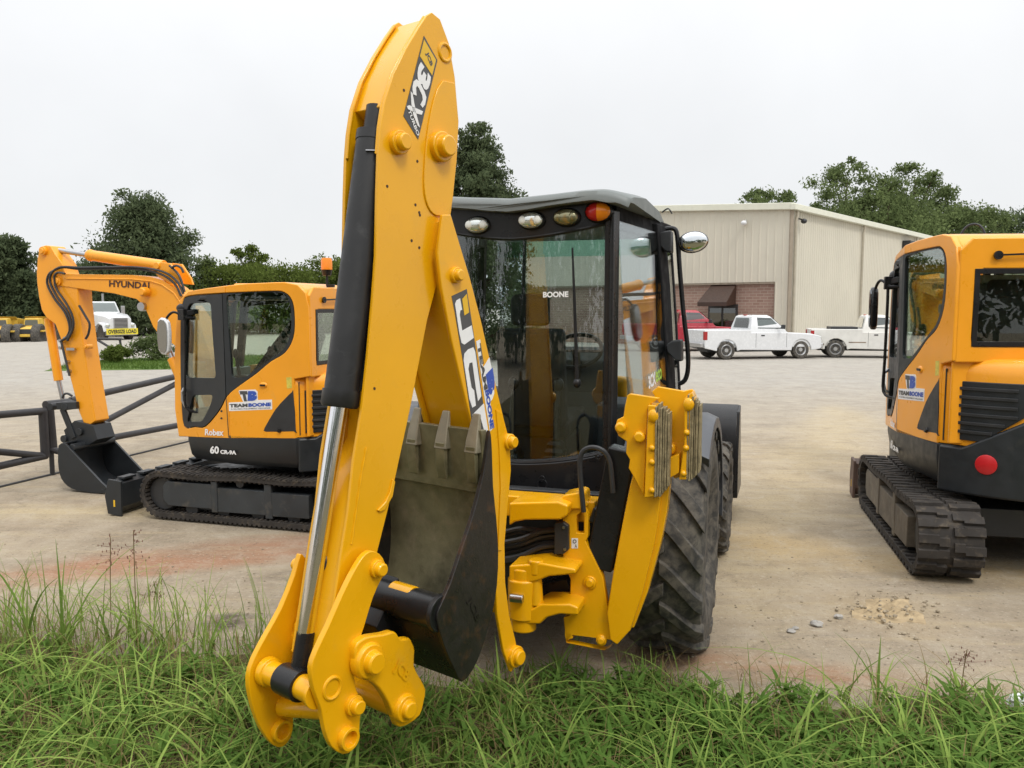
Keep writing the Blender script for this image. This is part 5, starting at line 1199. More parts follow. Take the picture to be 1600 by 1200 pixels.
# ================================================================ WAREHOUSE
zc_=lambda p:p
WX,WY=14.0,42.;wa=ground(1243,530)
cdir=np.array([17.3,20.]);cdir/=np.linalg.norm(cdir)      # long side wall runs this way
WF=Fr(WX,WY,math.degrees(math.atan2(cdir[0],cdir[1])))     # u along the long side, v to the right (outwards)
wh=root('warehouse',WX,WY,0,WF.yaw,'long beige ribbed metal warehouse with a brick corner and brown awning','warehouse')
SID=paint('siding_beige',(.57,.535,.44),.55,var=.05,scale=.4,dust=(.36,.33,.26),dustamt=.02)
def ribbed(mb,p0,p1,ztop0,ztop1,zbot,nrm,pitch=.30,dep=.035,topfun=None):
    p0=np.array(p0,float);p1=np.array(p1,float);Ln=np.linalg.norm(p1-p0);n=int(Ln/pitch);d=(p1-p0)/Ln;nrm=np.array([nrm[0],nrm[1],0.])
    vs=[];fs=[]
    xs=[]
    for i in range(n):
        b0=i*pitch
        xs+=[(b0,0),(b0+pitch*.72,0),(b0+pitch*.80,dep),(b0+pitch*.92,dep)]
    xs.append((n*pitch,0))
    for x,o in xs:
        t=min(1,x/Ln);q=p0+d*x+np.array([0,0,0]);zt=ztop0+(ztop1-ztop0)*t
        vs+=[(q[0]+nrm[0]*o,q[1]+nrm[1]*o,zbot),(q[0]+nrm[0]*o,q[1]+nrm[1]*o,zt)]
    for i in range(len(xs)-1): fs.append([2*i,2*i+2,2*i+3,2*i+1])
    mb.add(vs,fs)
HE=7.05;WL=24.;LL=70.
u_,v_=WF.u,WF.v
c0w=WF.pt(0,0,0);WL=-WF.hit(815,450,'u',0)[1]/2;RISE=WL/24*1.5;c1w=WF.pt(LL,0,0);c2w=WF.pt(0,-WL,0);c3w=WF.pt(0,-2*WL,0)
BZ=3.45;BI=.75;BW=2*WL
b=MB();ribbed(b,c0w,c2w,HE,HE+RISE,BZ,-u_[:2],.42,.026);ribbed(b,c2w,c3w,HE+RISE,HE,BZ,-u_[:2],.42,.026);ribbed(b,c0w,WF.pt(0,-BI,0),BZ,BZ,0,-u_[:2],.37,.03);b.build('gable_wall',SID,wh,0,0)
b=MB();ribbed(b,c0w,c1w,HE,HE,0,v_[:2],.30,.026);b.build('side_wall',SID,wh,0,0)
b=MB();b.prism(WF,'u',[(-.15,0),(-.15,HE-.1),(-WL,HE+RISE-.1),(-2*WL,HE-.1),(-2*WL,0)],.55,LL);b.build('wall_core',SID,wh,0,0)
TRIM=paint('trim_cream',(.66,.66,.55),.5,var=.05)
b=MB();b.bar(WF.pt(-.1,.2,HE+.12),WF.pt(-.1,-WL,HE+.12+RISE),.22,.34);b.bar(WF.pt(-.1,-WL,HE+.12+RISE),WF.pt(-.1,-2*WL-.1,HE+.12),.22,.34);b.prism(WF,'v',[(-.25,HE-.06),(LL,HE-.06),(LL,HE+.24),(-.25,HE+.24)],.04,.32);b.prism(WF,'u',[(.3,HE+.22),(-WL,HE+RISE+.25),(-2*WL,HE+.2),(-2*WL,HE+.1),(-WL,HE+RISE+.12),(.3,HE+.1)],-.1,LL);b.build('roof',TRIM,wh,.03)
def brickmat():
    m,nt=newmat('brick_wall');N=NT(nt)
    mp=N.n('ShaderNodeMapping');N.l(N.geo(),mp.inputs[0])
    cx=N.n('ShaderNodeSeparateXYZ');N.l(mp.outputs[0],cx.inputs[0]);cb=N.n('ShaderNodeCombineXYZ');N.l(cx.outputs[0],cb.inputs[0]);N.l(cx.outputs[2],cb.inputs[1])
    t=N.n('ShaderNodeTexBrick');N.l(cb.outputs[0],t.inputs[0]);t.inputs['Scale'].default_value=1;t.inputs['Color1'].default_value=(.26,.165,.13,1);t.inputs['Color2'].default_value=(.33,.225,.18,1);t.inputs['Mortar'].default_value=(.40,.34,.29,1)
    t.inputs['Brick Width'].default_value=.40;t.inputs['Row Height'].default_value=.15;t.inputs['Mortar Size'].default_value=.012
    c=N.mix(N.ramp(N.noise(N.geo(),.8,5),.3,.7,0,.35),t.outputs[0],(.30,.19,.145))
    N.out(N.pbsdf(c,.9,0,0,None,.2));return m
b=MB();b.prism(WF,'u',[(-BI,0),(-BI,BZ-.02),(-BW,BZ-.02),(-BW,0)],.18,.5);b.build('brick_panel',brickmat(),wh,0,0)
BRN=paint('brown_metal',(.045,.022,.014),.5,var=.15)
b=MB();b.prism(WF,'u',[(-BI+.02,BZ-.10),(-BI+.02,BZ+.0),(-BW,BZ),(-BW,BZ-.10)],.02,.2);b.bar(WF.pt(.1,-BI,0),WF.pt(.1,-BI,BZ),.08,.1);b.bar(WF.pt(0,.03,0),WF.pt(0,.03,HE),.16,.16);b.build('corner_trim',paint('trim_brown',(.30,.25,.19),.6,var=.1),wh,.0)
def wpx(x,y): return WF.hit(x,y,'u',0)[1]
da,db_=wpx(1105,460),wpx(1152,460)
b=MB();aw=lambda v0,v1,zt,zb,dp:b.loft([[WF.pt(.17,v0,zt),WF.pt(.17,v1,zt),WF.pt(.17,v1,zb),WF.pt(.17,v0,zb)],[WF.pt(-dp,v0-.12,zb+.12),WF.pt(-dp,v1+.12,zb+.12),WF.pt(-dp,v1+.12,zb-.1),WF.pt(-dp,v0-.12,zb-.1)]])
aw(min(da,db_)+.15,max(da,db_)-.15,BZ-.08,BZ-1.15,1.15);b.build('awning',BRN,wh,.02)
dm=(da+db_)/2
b=MB();b.prism(WF,'u',[(dm-.85,0),(dm-.85,2.3),(dm+.85,2.3),(dm+.85,0)],.10,.2);dr=b.build('door',paint('door_dark',(.02,.018,.018),.35),wh,.01)
b=MB();b.prism(WF,'u',[(dm-.75,.2),(dm-.75,2.1),(dm-.06,2.1),(dm-.06,.2)],.085,.095);b.prism(WF,'u',[(dm+.06,.2),(dm+.06,2.1),(dm+.75,2.1),(dm+.75,.2)],.085,.095);b.build('pane',GLD,dr,0)
for u in (.35,10.5,21.5,32.5,44.,56.):
    b=MB();p=[WF.pt(u,.16,HE-.02),WF.pt(u,.2,HE-.25),WF.pt(u,.12,HE-.5),WF.pt(u,.12,.2)];b.tube(p,.075,8);b.build('downspout',paint('spout',(.42,.38,.30),.5),wh,0)
b=MB();b.box(WF,18.6,20.0,.04,.55,HE-1.0,HE-.45);b.build('vent_hood',DPL,wh,.02)
for (u,v) in ((-.25,-2.4),(.9,.3)):
    b=MB();b.ell(WF.pt(u,v,HE-.55),[.16,0,0],[0,.16,0],[0,0,.13],10,6);b.bar(WF.pt(u,v,HE-.5),WF.pt(max(0,u),min(0,v),HE-.4),.07,.07);b.build('security_lamp',DPL if u>0 else WPAINT,wh,0)
# ================================================================ PICKUPS
RUST=paint('trim_rust',(.22,.16,.11),.6,var=.4)
CHRD=plain('alloy_wheel',(.5,.5,.5),.3,.8)
def pickup(x,y,yaw,col,label,sc=1.,bed=True,name='pickup_truck',grp='white pickup trucks in front of the warehouse',rust=False,cat='pickup truck'):
    F=Fr(x,y,yaw,sc);p=root(name,x,y,0,yaw,label,cat,grp)
    W=.98;b=MB()
    # body side with wheel arches
    def arch(u,r=.46): return [(u+r*math.cos(math.pi*(i/9)),.36+r*math.sin(math.pi*(i/9))*1.05) for i in range(10)]
    FWu,RWu=1.72,-1.72
    bot=[(2.62,.42)]+arch(FWu)+[(-1.1,.40)]+[(q[0],q[1]) for q in arch(RWu)]+[(-2.72,.48)]
    side=[(-2.74,.62),(-2.74,1.24),(-.66,1.25),(-.64,1.13),(1.0,1.12),(2.2,1.05),(2.56,.98),(2.66,.80),(2.66,.5)]
    prof=side+bot
    b.prism(F,'v',prof,W-.08,W);b.prism(F,'v',prof,-W,-W+.08)
    b.prism(F,'v',[(.95,1.13),(2.15,1.075),(2.5,1.0),(2.6,.85),(2.6,.5),(.95,.5)],-W+.05,W-.05)
    b.box(F,-2.72,-2.64,-W+.03,W-.03,.6,1.235);b.box(F,-.72,-.62,-W+.03,W-.03,.5,1.24);b.box(F,-2.7,1.0,-W+.1,W-.1,.5,.68)
    body=b.build('body',col,p,.03,40,3)
    b=MB();g0=[(-.66,1.10),(1.05,1.10),(.30,1.80),(-.50,1.82)]
    ring=lambda v0,k:[F.pt(*q) for q in ((-.66,-v0,1.10),(-.66,v0,1.10),(1.05,v0,1.10),(1.05,-v0,1.10))]
    b.loft([[F.pt(-.66,-.95,1.10),F.pt(-.66,.95,1.10),F.pt(1.10,.95,1.10),F.pt(1.10,-.95,1.10)],[F.pt(-.62,-.90,1.35),F.pt(-.62,.90,1.35),F.pt(.84,.90,1.35),F.pt(.84,-.90,1.35)],[F.pt(-.50,-.74,1.80),F.pt(-.50,.74,1.80),F.pt(.34,.74,1.80),F.pt(.34,-.74,1.80)],[F.pt(-.40,-.64,1.86),F.pt(-.40,.64,1.86),F.pt(.22,.64,1.86),F.pt(.22,-.64,1.86)]])
    cabn=b.build('cab',col,p,.03,50,3)
    for sg in (-1,1):
        b=MB();vz=lambda z:(.905+(1.78-z)*0 if False else .90-(z-1.35)*(.16/.45))
        q=[(-.30,1.30),(.82,1.28),(.36,1.74),(-.28,1.76)]
        pts=[F.pt(u,sg*(np.interp(z,[1.10,1.35,1.80],[.95,.90,.74])+.006),z) for u,z in q];b.add(pts,[[0,1,2,3]]);
        b.add([F.pt(u,sg*(np.interp(z,[1.10,1.35,1.80],[.95,.90,.74])+.002),z) for u,z in q],[[3,2,1,0]]);b.build('side_window',GLD,cabn,0)
        b=MB();b.bar(F.pt(.70,sg*.98,1.32),F.pt(.70,sg*1.18,1.34),.05,.05);b.prism(F,'u',[(sg*1.08,1.28),(sg*1.30,1.28),(sg*1.30,1.46),(sg*1.08,1.46)],.66,.76);b.build('side_mirror',DPL,cabn,.03)
        b=MB();b.box(F,-.18,-.02,sg*W-.005,sg*W+.018,.98,1.03);b.build('door_handle',DPL,p,.005)
        b=MB();
        for u0 in (-.42,1.0): b.box(F,u0,u0+.012,sg*(W+.001)-.002,sg*(W+.001)+.002,.5,1.11)
        b.build('door_seam',DPL,p,0)
        b=MB();b.box(F,-2.76,-2.62,sg*W-.14*sg if sg>0 else sg*W-.012,sg*W+.012 if sg>0 else sg*W+.14,.83,1.18);b.build('tail_lamp',plain('tail_red',(.35,.02,.02),.25),p,.012)
        b=MB();b.box(F,2.5,2.67,sg*.95-.2 if sg>0 else -.96,.96 if sg>0 else -.75,.78,.95);b.build('headlamp',LENS,p,.03)
        if rust:
            for q in ((-2.7,-2.2,.56,.62),(-1.2,-.5,.66,.70)):
                b=MB();b.box(F,q[0],q[1],sg*(W+.003)-.003,sg*(W+.003)+.003,q[2],q[3]);b.build('trim_strip',RUST,p,0)
        for u in (1.72,-1.72):
            c=np.array(F.pt(u,sg*.80,.385));b=MB();r=.385*sc
            b.lathe(c,F.v*sg,[(-.12,r*.6),(-.12,r*.93),(-.07,r),(.10,r),(.145,r*.93),(.15,r*.68),(.10,r*.6)],28);w=b.build('wheel',RUB,p,.005)
            b=MB();b.lathe(c,F.v*sg,[(.0,.01),(.0,r*.62),(.13,r*.66),(.14,r*.6),(.10,r*.52),(.09,r*.25),(.12,r*.2),(.12,.01)],24);rm=b.build('rim',CHRD,w,0)
            b=MB()
            for k in range(6):
                a=2*math.pi*k/6;e=F.u*math.cos(a)+F.z*math.sin(a);b.ell(c+F.v*sg*.098+e*r*.42,e*r*.10,np.cross(F.v,e)*r*.13,F.v*.012,8,4)
            b.build('wheel_hole',DPL,rm,0)
    b=MB();pts=[F.pt(-.665+ (z-1.1)*.2,v,z) for v,z in ((-.66,1.32),(.66,1.32),(.58,1.74),(-.58,1.74))];pts=[np.array(q)-F.u*.02*sc for q in pts];b.add(pts,[[0,1,2,3]]);b.add([np.array(q)+F.u*.005 for q in pts],[[3,2,1,0]]);b.build('rear_window',GLD,cabn,0)
    b=MB();pts=[F.pt(u,v,z) for u,v,z in ((.99,-.82,1.22),(.99,.82,1.22),(.38,.68,1.78),(.38,-.68,1.78))];b.add([np.array(q)+(F.u*.03+F.z*.02) for q in pts],[[0,1,2,3]]);b.add([np.array(q)+(F.u*.026+F.z*.016) for q in pts],[[3,2,1,0]]);b.build('windscreen',GLD,cabn,0)
    b=MB();b.box(F,-2.90,-2.72,-.9,.9,.52,.70);b.build('rear_bumper',CHRD,p,.03)
    b=MB();b.box(F,2.62,2.78,-.95,.95,.45,.66);b.build('front_bumper',CHRD,p,.04)
    b=MB();b.box(F,2.62,2.68,-.68,.68,.74,.98);b.build('grille',DPL,p,.02)
    b=MB();b.box(F,-2.4,2.3,-.5,.5,.3,.5);b.cyl(F.pt(-1.72,-.8,.38),F.pt(-1.72,.8,.38),.07,.07,10);b.build('underbody',DPL,p,0)
    b=MB();b.box(F,-.47,-.36,-.1,.1,1.845,1.875);b.build('brake_lamp',REDL,cabn,.01)
    return p
ra=ground(1135,562);fa=ground(1252,557);dd=fa-ra;yw=math.degrees(math.atan2(dd[0],dd[1]))
PS=np.linalg.norm(dd)/3.44
yw=78;PS=.98
Fp=Fr(0,0,yw,PS);p0=ra-np.array(Fp.pt(-1.72,.93,0))
pickup(p0[0],p0[1],yw,WPAINT,'clean white single cab pickup truck in front of the brick wall',PS)
yw2=103;Fp=Fr(0,0,yw2,PS);ra=ground(1305,559);p1=ra-np.array(Fp.pt(-1.72,.93,0))
pickup(p1[0],p1[1],yw2,paint('aged_white',(.66,.65,.61),.4,var=.08,dust=(.4,.36,.28),dustamt=.05),'older dirty white pickup truck partly hidden behind the right excavator',PS,rust=True)
ra=ground(1088,553);Fp=Fr(0,0,82,1.05);p2=ra+np.array([1.0,2.2,0])-np.array(Fp.pt(.0,.93,0))
pickup(p2[0]-.7,p2[1],82,REDP,'red pickup truck half hidden behind the white one beside the awning',1.08,grp=None)
b=MB();cbx=Fr(p1[0],p1[1],yw2,PS);b.box(cbx,-1.9,-.8,-.7,.7,.72,1.34);tag(b.build('tool_box',DPL,None,.02),'dark tool box standing in the bed of the older white pickup','tool box')
# ================================================================ FAR TRUCKS
def semi():
    g=ground(188,531);yaw=128;F=Fr(g[0],g[1],yaw,.86);r=root('semi_truck',g[0],g[1],0,yaw,'white bonneted semi truck with a yellow OVERSIZE LOAD banner across its bumper','truck')
    # u ahead: front at u=0
    b=MB();b.loft([[F.pt(u,v*w,z) for v,z in ((-1,.75),(1,.75),(1,zt-.15),(.8,zt),(-.8,zt),(-1,zt-.15))] for u,w,zt in ((.15,.85,1.75),(-.3,.95,1.95),(-2.2,1.05,2.15))]);b.build('bonnet',WPAINT,r,.06,40,3)
    b=MB();b.loft([[F.pt(u,v*w,z) for v in (-1,1) for u in ((-2.1,-4.6) if v<0 else (-4.6,-2.1))] for z,w in ((.9,1.15),(2.1,1.15))]+[[F.pt(u,v*1.02,2.95) for v in (-1,1) for u in ((-2.55,-4.5) if v<0 else (-4.5,-2.55))]]);cb=b.build('cab',WPAINT,r,.06,40,3)
    b=MB();b.add([F.pt(-2.12,-.98,2.15),F.pt(-2.12,.98,2.15),F.pt(-2.48,.9,2.85),F.pt(-2.48,-.9,2.85)],[[0,1,2,3]]);b.V=[tuple(np.array(v)+F.u*.02) for v in b.V];b.build('windscreen',GLD,cb,0)
    for s_ in (-1,1):
        b=MB();b.add([F.pt(-2.5,s_*1.13,2.15),F.pt(-3.4,s_*1.13,2.15),F.pt(-3.4,s_*1.06,2.8),F.pt(-2.75,s_*1.06,2.8)],[[0,1,2,3]]);b.build('side_window',GLD,cb,0)
        b=MB();b.cyl(F.pt(-4.75,s_*1.1,.9),F.pt(-4.75,s_*1.1,3.6),.09,.09,12);b.build('exhaust_stack',STL,r,0)
        b=MB();b.loft([[F.pt(u,s_*(1.0+a),z) for a in (-.2,.3)]+[F.pt(u,s_*(1.0+a),z-.12) for a in (.3,-.2)] for u,z in ((.1,.75),(-.1,1.2),(-.7,1.35),(-1.3,1.1),(-1.5,.7))]);b.build('wing',WPAINT,r,.04)
        for u in (-.7,-5.5,-6.8):
            b=MB();c=np.array(F.pt(u,s_*1.0,.52));b.lathe(c,F.v*s_,[(-.15,.1),(-.15,.5),(.12,.52),(.15,.45),(.12,.3),(.05,.05)],20);b.build('wheel',RUB,r,0)
        b=MB();b.ell(F.pt(.1,s_*.98,1.15),F.u*.1,F.v*.17,F.z*.12,10,6);b.build('headlamp',LENS,r,0)
        b=MB();b.box(F,-2.35,-2.2,s_*1.45-.15,s_*1.45+.15,1.9,2.6);b.build('side_mirror',CHRD,r,.03)
    b=MB();b.box(F,.10,.22,-.55,.55,.9,1.7);gr=b.build('grille',CHRD,r,.02)
    b=MB()
    for k in range(7): b.box(F,.215,.235,-.5,.5,.97+k*.1,1.02+k*.1)
    b.build('grille_bar',DPL,gr,0)
    b=MB();b.box(F,.1,.35,-1.2,1.2,.35,.72);b.build('bumper',CHRD,r,.03)
    b=MB();b.box(F,.36,.39,-1.22,1.22,.42,.88);bn=b.build('banner',paint('banner_yellow',(.72,.60,.04),.5),r,0)
    b=MB();letters(b,'OVERSIZE LOAD',F.pt(.396,-1.1,.50),F.pt(.396,1.1,.50),F.pt(.396,-1.1,.80),np.zeros(3),.04);b.V=b.V;b.build('lettering',DPL,bn,0)
    # lettering has to read for somebody in front of the truck
    o=bn.children[0];
    b=MB();letters(b,'OVERSIZE LOAD',F.pt(.398,1.1,.50),F.pt(.398,-1.1,.50),F.pt(.398,1.1,.80),np.zeros(3),.04);bpy.data.objects.remove(o);b.build('lettering',DPL,bn,0)
    b=MB();b.box(F,-8,-.1,-.45,.45,.5,.85);b.build('chassis',DPL,r,0)
semi()
DY=paint('dumper_yellow',(.62,.40,.05),.5,var=.15,dust=DUST,dustamt=.1)
def dumper(px,py,yaw,label):
    g=ground(px,py);F=Fr(g[0],g[1],yaw,.54);r=root('dump_truck',g[0],g[1],0,yaw,label,'dump truck','yellow dump trucks by the far trees')
    b=MB();b.loft([[F.pt(u,v*w,z) for v,z in ((-1,.8),(1,.8),(1,zt),(-1,zt))] for u,w,zt in ((1.9,.85,1.55),(.3,.95,1.75))]);b.build('bonnet',DY,r,.06,40,3)
    b=MB();b.loft([[F.pt(u*k+(-.5)*(1-k),v*.9*k,z) for u,v in ((.3,-1),(.3,1),(-1.3,1),(-1.3,-1))] for z,k in ((1.2,1),(1.9,1.),(2.7,.86))]);cb=b.build('cab',DY,r,.05)
    b=MB();b.add([F.pt(.32,-.75,1.85),F.pt(.32,.75,1.85),F.pt(.2,.66,2.6),F.pt(.2,-.66,2.6)],[[0,1,2,3]]);b.build('windscreen',GLD,cb,0)
    b=MB();b.prism(F,'v',[(-1.6,1.2),(-1.5,2.5),(-1.1,2.9),(-1.5,2.75),(-5.2,2.5),(-5.6,2.2),(-4.6,1.3)],-1.35,1.35);b.build('dump_body',DY,r,.05)
    b=MB();b.box(F,1.88,1.94,-.6,.6,.9,1.45);b.build('grille',DPL,r,.01)
    b=MB();b.box(F,1.7,2.1,-1.25,1.25,.55,.85);b.build('bumper',DY,r,.04)
    for s_ in (-1,1):
        b=MB();b.box(F,1.9,2.0,s_*.95-.15,s_*.95+.15,1.0,1.2);b.build('headlamp',LENS,r,.02)
        b=MB();b.bar(F.pt(1.5,s_*1.3,1.2),F.pt(-.2,s_*1.3,1.25),.5,.1);b.build('wing',DY,r,.03)
        for u in (1.0,-2.6,-4.3):
            b=MB();c=np.array(F.pt(u,s_*1.05,.72));b.lathe(c,F.v*s_,[(-.25,.2),(-.25,.66),(-.15,.72),(.2,.72),(.26,.62),(.2,.4),(.1,.05)],22);b.build('wheel',RUB,r,0)
dumper(52,533,172,'yellow dump truck under the far left trees, whole in the picture')
dumper(2,534,165,'yellow dump truck cut off by the left edge under the far trees')
# ================================================================ TREES
BARK=paint('bark',(.07,.05,.035),.95,var=.3,scale=6,bump=.5,bscale=25,spec=.1)
LD=leafmat('leaf_dark',(.060,.084,.045),(.15,.185,.095),.48)
LM=leafmat('leaf_mid',(.08,.11,.045),(.18,.225,.09),.48)
LL_=leafmat('leaf_light',(.07,.10,.02),(.15,.19,.05),.4)
def leaves(C,rad,n,size,squash=.8,droop=0.):
    idx=rng.integers(0,len(C),n);d=rng.normal(0,1,(n,3));d/=np.linalg.norm(d,axis=1)[:,None]
    rr=rng.uniform(.0,1.15,n)**.7
    P=C[idx]+d*(rad[idx]*rr)[:,None]*np.array([1,1,squash])
    a=rng.normal(0,1,(n,3));a/=np.linalg.norm(a,axis=1)[:,None];a[:,2]-=droop
    w=np.cross(a,rng.normal(0,1,(n,3)));w/=np.linalg.norm(w,axis=1)[:,None]
    s=size*rng.uniform(.6,1.3,n)
    A=a*s[:,None];B=w*(s*.5)[:,None]
    V=np.stack([P-A*.6,P+B*.6,P+A*.7,P-B*.6],1).reshape(-1,3)
    return V,np.arange(4*n).reshape(-1,4)
def tree(px,ptop,pw,depth,label,mat,n=7000,leaf=.17,base=.25,shape='round',nc=46,kind='leafy_tree',crad=.16,seed=1,low=None,gaps=0.):
    rs=np.random.default_rng(seed)
    top=atdepth(px,ptop,depth);H=top[2];W=pw/FPX*depth/2;x,y=top[0],top[1]
    r=root(kind,x,y,0,0,label,'tree','trees round the yard')
    z0=H*base if low is None else low;C=[];rad=[]
    while len(C)<nc:
        t=rs.uniform(0,1);a=rs.uniform(0,2*np.pi);q=rs.uniform(0,1)**.45
        if shape=='egg': wf=min(1,math.sin(math.pi*min(1,t*.80+.20))**.6*(1.12-.30*t))
        elif shape=='cone': wf=max(.10,(1-t)**.62)*min(1,t*6+.5)
        else: wf=max(.15,math.sqrt(max(0,1-(1.75*t-.80)**2)))
        wf*=1+.16*math.sin(3*a+seed)+.12*math.sin(7*a)
        C.append((x+W*.88*wf*q*math.cos(a),y+W*.88*wf*q*math.sin(a),z0+(H-z0)*t*.95));rad.append(crad*2*W*rs.uniform(.7,1.35)*(1-.22*t))
    C=np.array(C);rad=np.array(rad)
    V,Q=leaves(C,rad,n,leaf,.62,.3)
    i1=rs.integers(0,nc,nc*3);i2=rs.integers(0,nc,nc*3);tt=rs.uniform(.2,.8,(nc*3,1));VF_,QF_=leaves(C[i1]*(1-tt)+C[i2]*tt,np.full(nc*3,rad.mean()*1.15),int(n*.8),leaf,.8,.3);Q=np.concatenate([Q,QF_+len(V)]);V=np.concatenate([V,VF_])
    # stray sprigs round the outline
    k=max(6,nc//3);S=C[rs.integers(0,nc,k)]+rs.normal(0,1,(k,3))*rad.mean()*.75;S[:,2]=np.minimum(S[:,2],H)
    V2,Q2=leaves(S,np.full(k,rad.mean()*.45),n//8,leaf,.8,.3)
    V=np.concatenate([V,V2]);Q=np.concatenate([Q,Q2+len(V)-len(V2)])
    mesh_np('crown',V,Q,mat,r)
    b=MB();tr=max(.12,W*.05);b.tube([(x,y,0),(x+.05*W,y,H*.3),(x-.03*W,y+.02*W,H*.6),(x,y,H*.88)],[tr*1.3,tr,tr*.6,tr*.15],9)
    for c in C[:16]:
        h0=min(c[2]*.75,H*.7)*.8;b.tube([(x,y,h0),((x+c[0])/2,(y+c[1])/2,(h0+c[2])/2+.05*H),tuple(c)],[tr*.4,tr*.25,tr*.08],5)
    b.build('trunk',BARK,r,0)
    return r
tree(228,303,210,64,'dark rounded tree rising behind the boom of the left excavator',LD,26000,.22,.04,'egg',90,crad=.14,seed=3)
tree(150,405,150,68,'lower dark tree left of the rounded one behind the arm of the left excavator',LD,9000,.25,.02,'round',40,seed=33)
tree(745,182,300,34,'tall tree behind the backhoe, its crown beside the yellow boom head',LD,34000,.12,.05,'cone',130,crad=.08,seed=5)
tree(15,372,120,66,'dark tree at the left edge behind the dump trucks',LD,12000,.27,.03,'round',46,seed=7)
tree(75,425,90,70,'short dark tree between the left edge tree and the arm of the excavator',LD,8000,.27,.02,'round',30,seed=8)
tree(-90,360,150,66,'broad dark tree just outside the left edge of the yard',LD,6000,.32,.05,'round',40,seed=9)
tree(322,400,100,66,'small dense cone shaped tree behind the cab roof of the left excavator',LM,8000,.2,.02,'cone',40,seed=10)
tree(384,380,110,70,'open crowned pale tree sticking up behind the left excavator cab',LL_,6000,.22,.04,'round',40,seed=11,crad=.11)
tree(352,418,170,66,'yellowish bushy tree in front of the open crowned pale tree',LL_,8000,.2,.03,'round',40,seed=21)
tree(440,410,170,68,'low pale tree left of the orange beacon',LL_,9000,.2,.03,'round',40,seed=12)
tree(510,402,150,70,'pale tree behind the orange beacon of the left excavator',LL_,8000,.22,.03,'round',40,seed=13)
tree(590,398,160,72,'pale tree hidden behind the black ram of the digging arm',LL_,6000,.25,.03,'round',34,seed=14)
tree(1196,290,135,88,'small tree top showing over the roof at the warehouse corner',LM,9000,.28,.3,'round',44,seed=15,crad=.12)
tree(1325,252,185,92,'oak with an open ragged crown, leftmost of the trees beyond the long warehouse roof',LM,20000,.27,.12,'round',80,seed=16,crad=.10)
tree(1432,249,190,94,'tallest ragged oak beyond the warehouse roof',LM,20000,.27,.12,'round',80,seed=17,crad=.10)
tree(1390,292,250,88,'lower bright oak between the two ragged oaks beyond the warehouse',LM,20000,.27,.05,'round',90,seed=22)
tree(1510,322,190,90,'round green tree right of the tallest oak',LM,16000,.27,.05,'round',70,seed=18)
tree(1585,326,180,95,'dark tree at the right edge above the right excavator',LD,14000,.3,.05,'round',70,seed=19)
tree(1690,320,150,95,'dark tree just beyond the right edge of the yard',LD,6000,.36,.1,'round',40,seed=20)
# the row of trees across the road behind the photographer, which the glass and paint reflect
def back_tree(x,y,H,W,label,sd):
    r=root('leafy_tree',x,y,0,0,label,'tree','trees across the road');rs=np.random.default_rng(sd)
    C=[(x+rs.normal(0,.33)*W,y+rs.normal(0,.33)*W,H*rs.uniform(.2,.97)) for _ in range(40)]
    V,Q=leaves(np.array(C),np.full(40,W*.28),3500,.38,.8,.3);mesh_np('crown',V,Q,LD,r)
    b=MB();b.tube([(x,y,0),(x,y,H*.8)],[.3,.1],8);b.build('trunk',BARK,r,0)
for i,(x,y,H_,W_) in enumerate(((-15,-17,8,5.5),(-8.5,-20,9.5,6),(-1.5,-18,7.5,5.5),(5.5,-19,9,6),(12.5,-17,10,6.5),(20,-13,9,6),(-21,-12,8,5.5),(25,-6,9,6))):
    back_tree(x,y,H_*.62,W_,'roadside tree behind the photographer, seen only mirrored in glass and paint',60+i)
def shrub(px,py,w,h,label,mat,seed):
    g=ground(px,py);d=g[1];W=w/FPX*d/2;H=h/FPX*d
    r=root('shrub',g[0],g[1],0,0,label,'shrub','shrubs on the lawn');rs=np.random.default_rng(seed)
    C=[];rad=[]
    for i in range(26):
        a=rs.uniform(0,6.28);q=rs.uniform(0,.8);t=rs.uniform(.15,.8);C.append((g[0]+W*q*math.cos(a),g[1]+W*q*math.sin(a),H*t*(1-.4*q)));rad.append(W*.3)
    V,Q=leaves(np.array(C),np.array(rad),3200,.09,.8,-.3);V[:,2]=np.maximum(V[:,2],.01);mesh_np('foliage',V,Q,mat,r)
    b=MB();b.tube([(g[0],g[1],0),(g[0],g[1],H*.5)],.04,6)
    for c in C[:8]: b.tube([(g[0],g[1],.02),c],[.025,.01],5)
    b.build('stem',BARK,r,0)
shrub(186,566,52,32,'yellowish green shrub on the lawn, left of a darker one',LL_,2)
shrub(240,563,78,46,'darker green shrub on the lawn below the white mirror',LM,4)
LWN=[(68,580),(110,568),(170,562),(300,556),(700,552),(700,578),(300,577)]
b=MB();b.add([tuple(ground(*p)+np.array([0,0,.004])) for p in LWN],[list(range(len(LWN)))]);m,nt=newmat('lawn');N=NT(nt);g_=N.geo();N.out(N.pbsdf(N.mix(N.ramp(N.noise(g_,2.,6,.7),.3,.7),(.055,.105,.02),(.12,.17,.045)),.95,0,0,N.bump(N.noise(g_,14,4),.7,.05),.1));tag(b.build('lawn',m,None,0,0),'mown lawn strip at the far edge of the yard','lawn',kind='structure')
pts=[]
while len(pts)<9000:
    x,y=random.uniform(75,520),random.uniform(555,578)
    if y<577-0*x and y>np.interp(x,[68,110,170,300,700],[580,568,562,556,552]): pts.append(ground(x,y)[:2])
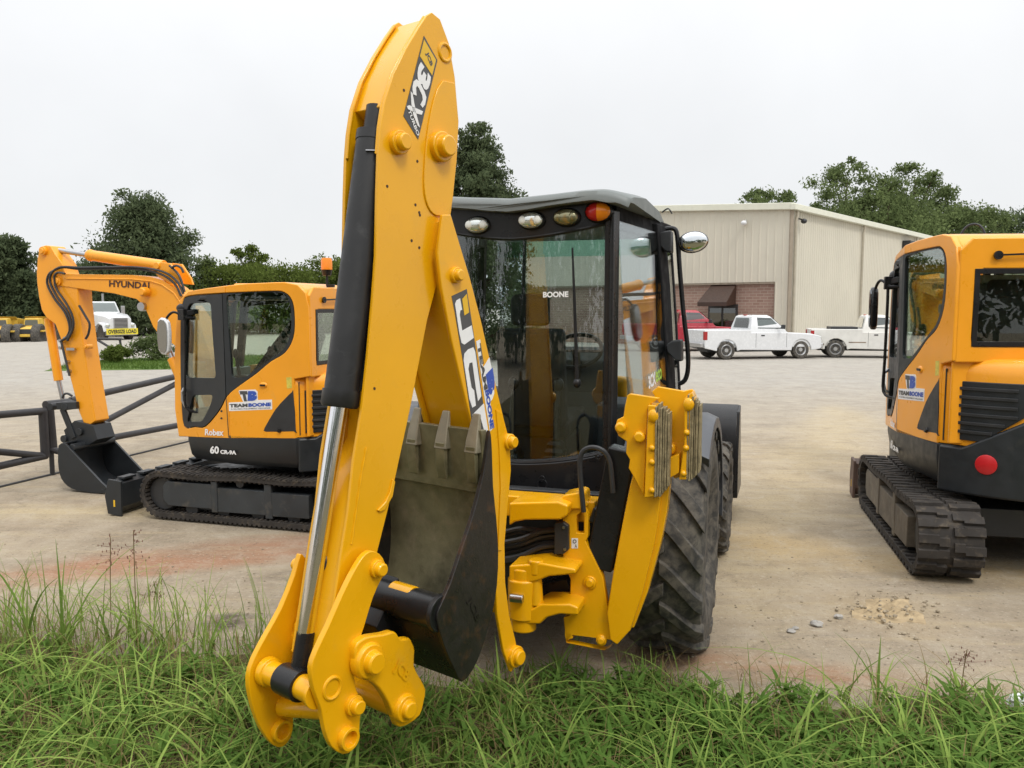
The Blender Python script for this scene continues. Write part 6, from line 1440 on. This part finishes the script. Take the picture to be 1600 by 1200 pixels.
V,Q=blades(0,np.array(pts),rng.uniform(.05,.16,len(pts)),rng.uniform(.012,.03,len(pts)),rng.uniform(.2,1,len(pts)),2);tag(mesh_np('lawn_grass',V,Q,leafmat('lawn_leaf',(.05,.10,.018),(.12,.18,.04),.35)),'short green grass of the far lawn','grass',kind='stuff')
# ================================================================ LIGHT
w=bpy.data.worlds.new('World');SC.world=w;w.use_nodes=True;nt=w.node_tree;nt.nodes.clear();N=NT(nt)
SE,SA=R(52),R(150)     # sun height; compass direction (from +Y, clockwise)
sky=N.n('ShaderNodeTexSky',sky_type='NISHITA');sky.sun_disc=False;sky.sun_elevation=SE;sky.sun_rotation=SA
tc=N.n('ShaderNodeTexCoord').outputs['Generated'];sp=N.n('ShaderNodeSeparateXYZ');N.l(tc,sp.inputs[0])
zz=N.math('MAXIMUM',sp.outputs[2],0.)
# overcast cloud sheet: brighter overhead, faint mottling
ns=N.noise(tc,2.2,5,.55,.3)
lum=N.math('ADD',N.math('MULTIPLY',N.math('POWER',zz,2.3),SKYK),1.0);lum=N.math('MULTIPLY',lum,N.ramp(ns,.3,.7,.93,1.03))
cl=N.n('ShaderNodeMix',data_type='RGBA');cl.blend_type='MULTIPLY';cl.inputs[0].default_value=1;N.l(lum,cl.inputs[6]);cl.inputs[7].default_value=(7.55,7.62,7.7,1)
mx=N.mix(.94,sky.outputs[0],cl.outputs[2])
bg=N.n('ShaderNodeBackground');N.l(mx,bg.inputs[0]);bg.inputs[1].default_value=.1
o=N.n('ShaderNodeOutputWorld');N.l(bg.outputs[0],o.inputs[0])
sl=bpy.data.lights.new('sun','SUN');sl.energy=1.1;sl.angle=R(14);sl.color=(1,.96,.9);so=bpy.data.objects.new('sun',sl);COL.objects.link(so)
d=Vector((math.sin(SA)*math.cos(SE),math.cos(SA)*math.cos(SE),math.sin(SE)));so.rotation_euler=d.to_track_quat('Z','Y').to_euler();so.location=d*50
SC.view_settings.view_transform='Standard';SC.view_settings.look='None';SC.view_settings.exposure=0.28;SC.view_settings.gamma=1
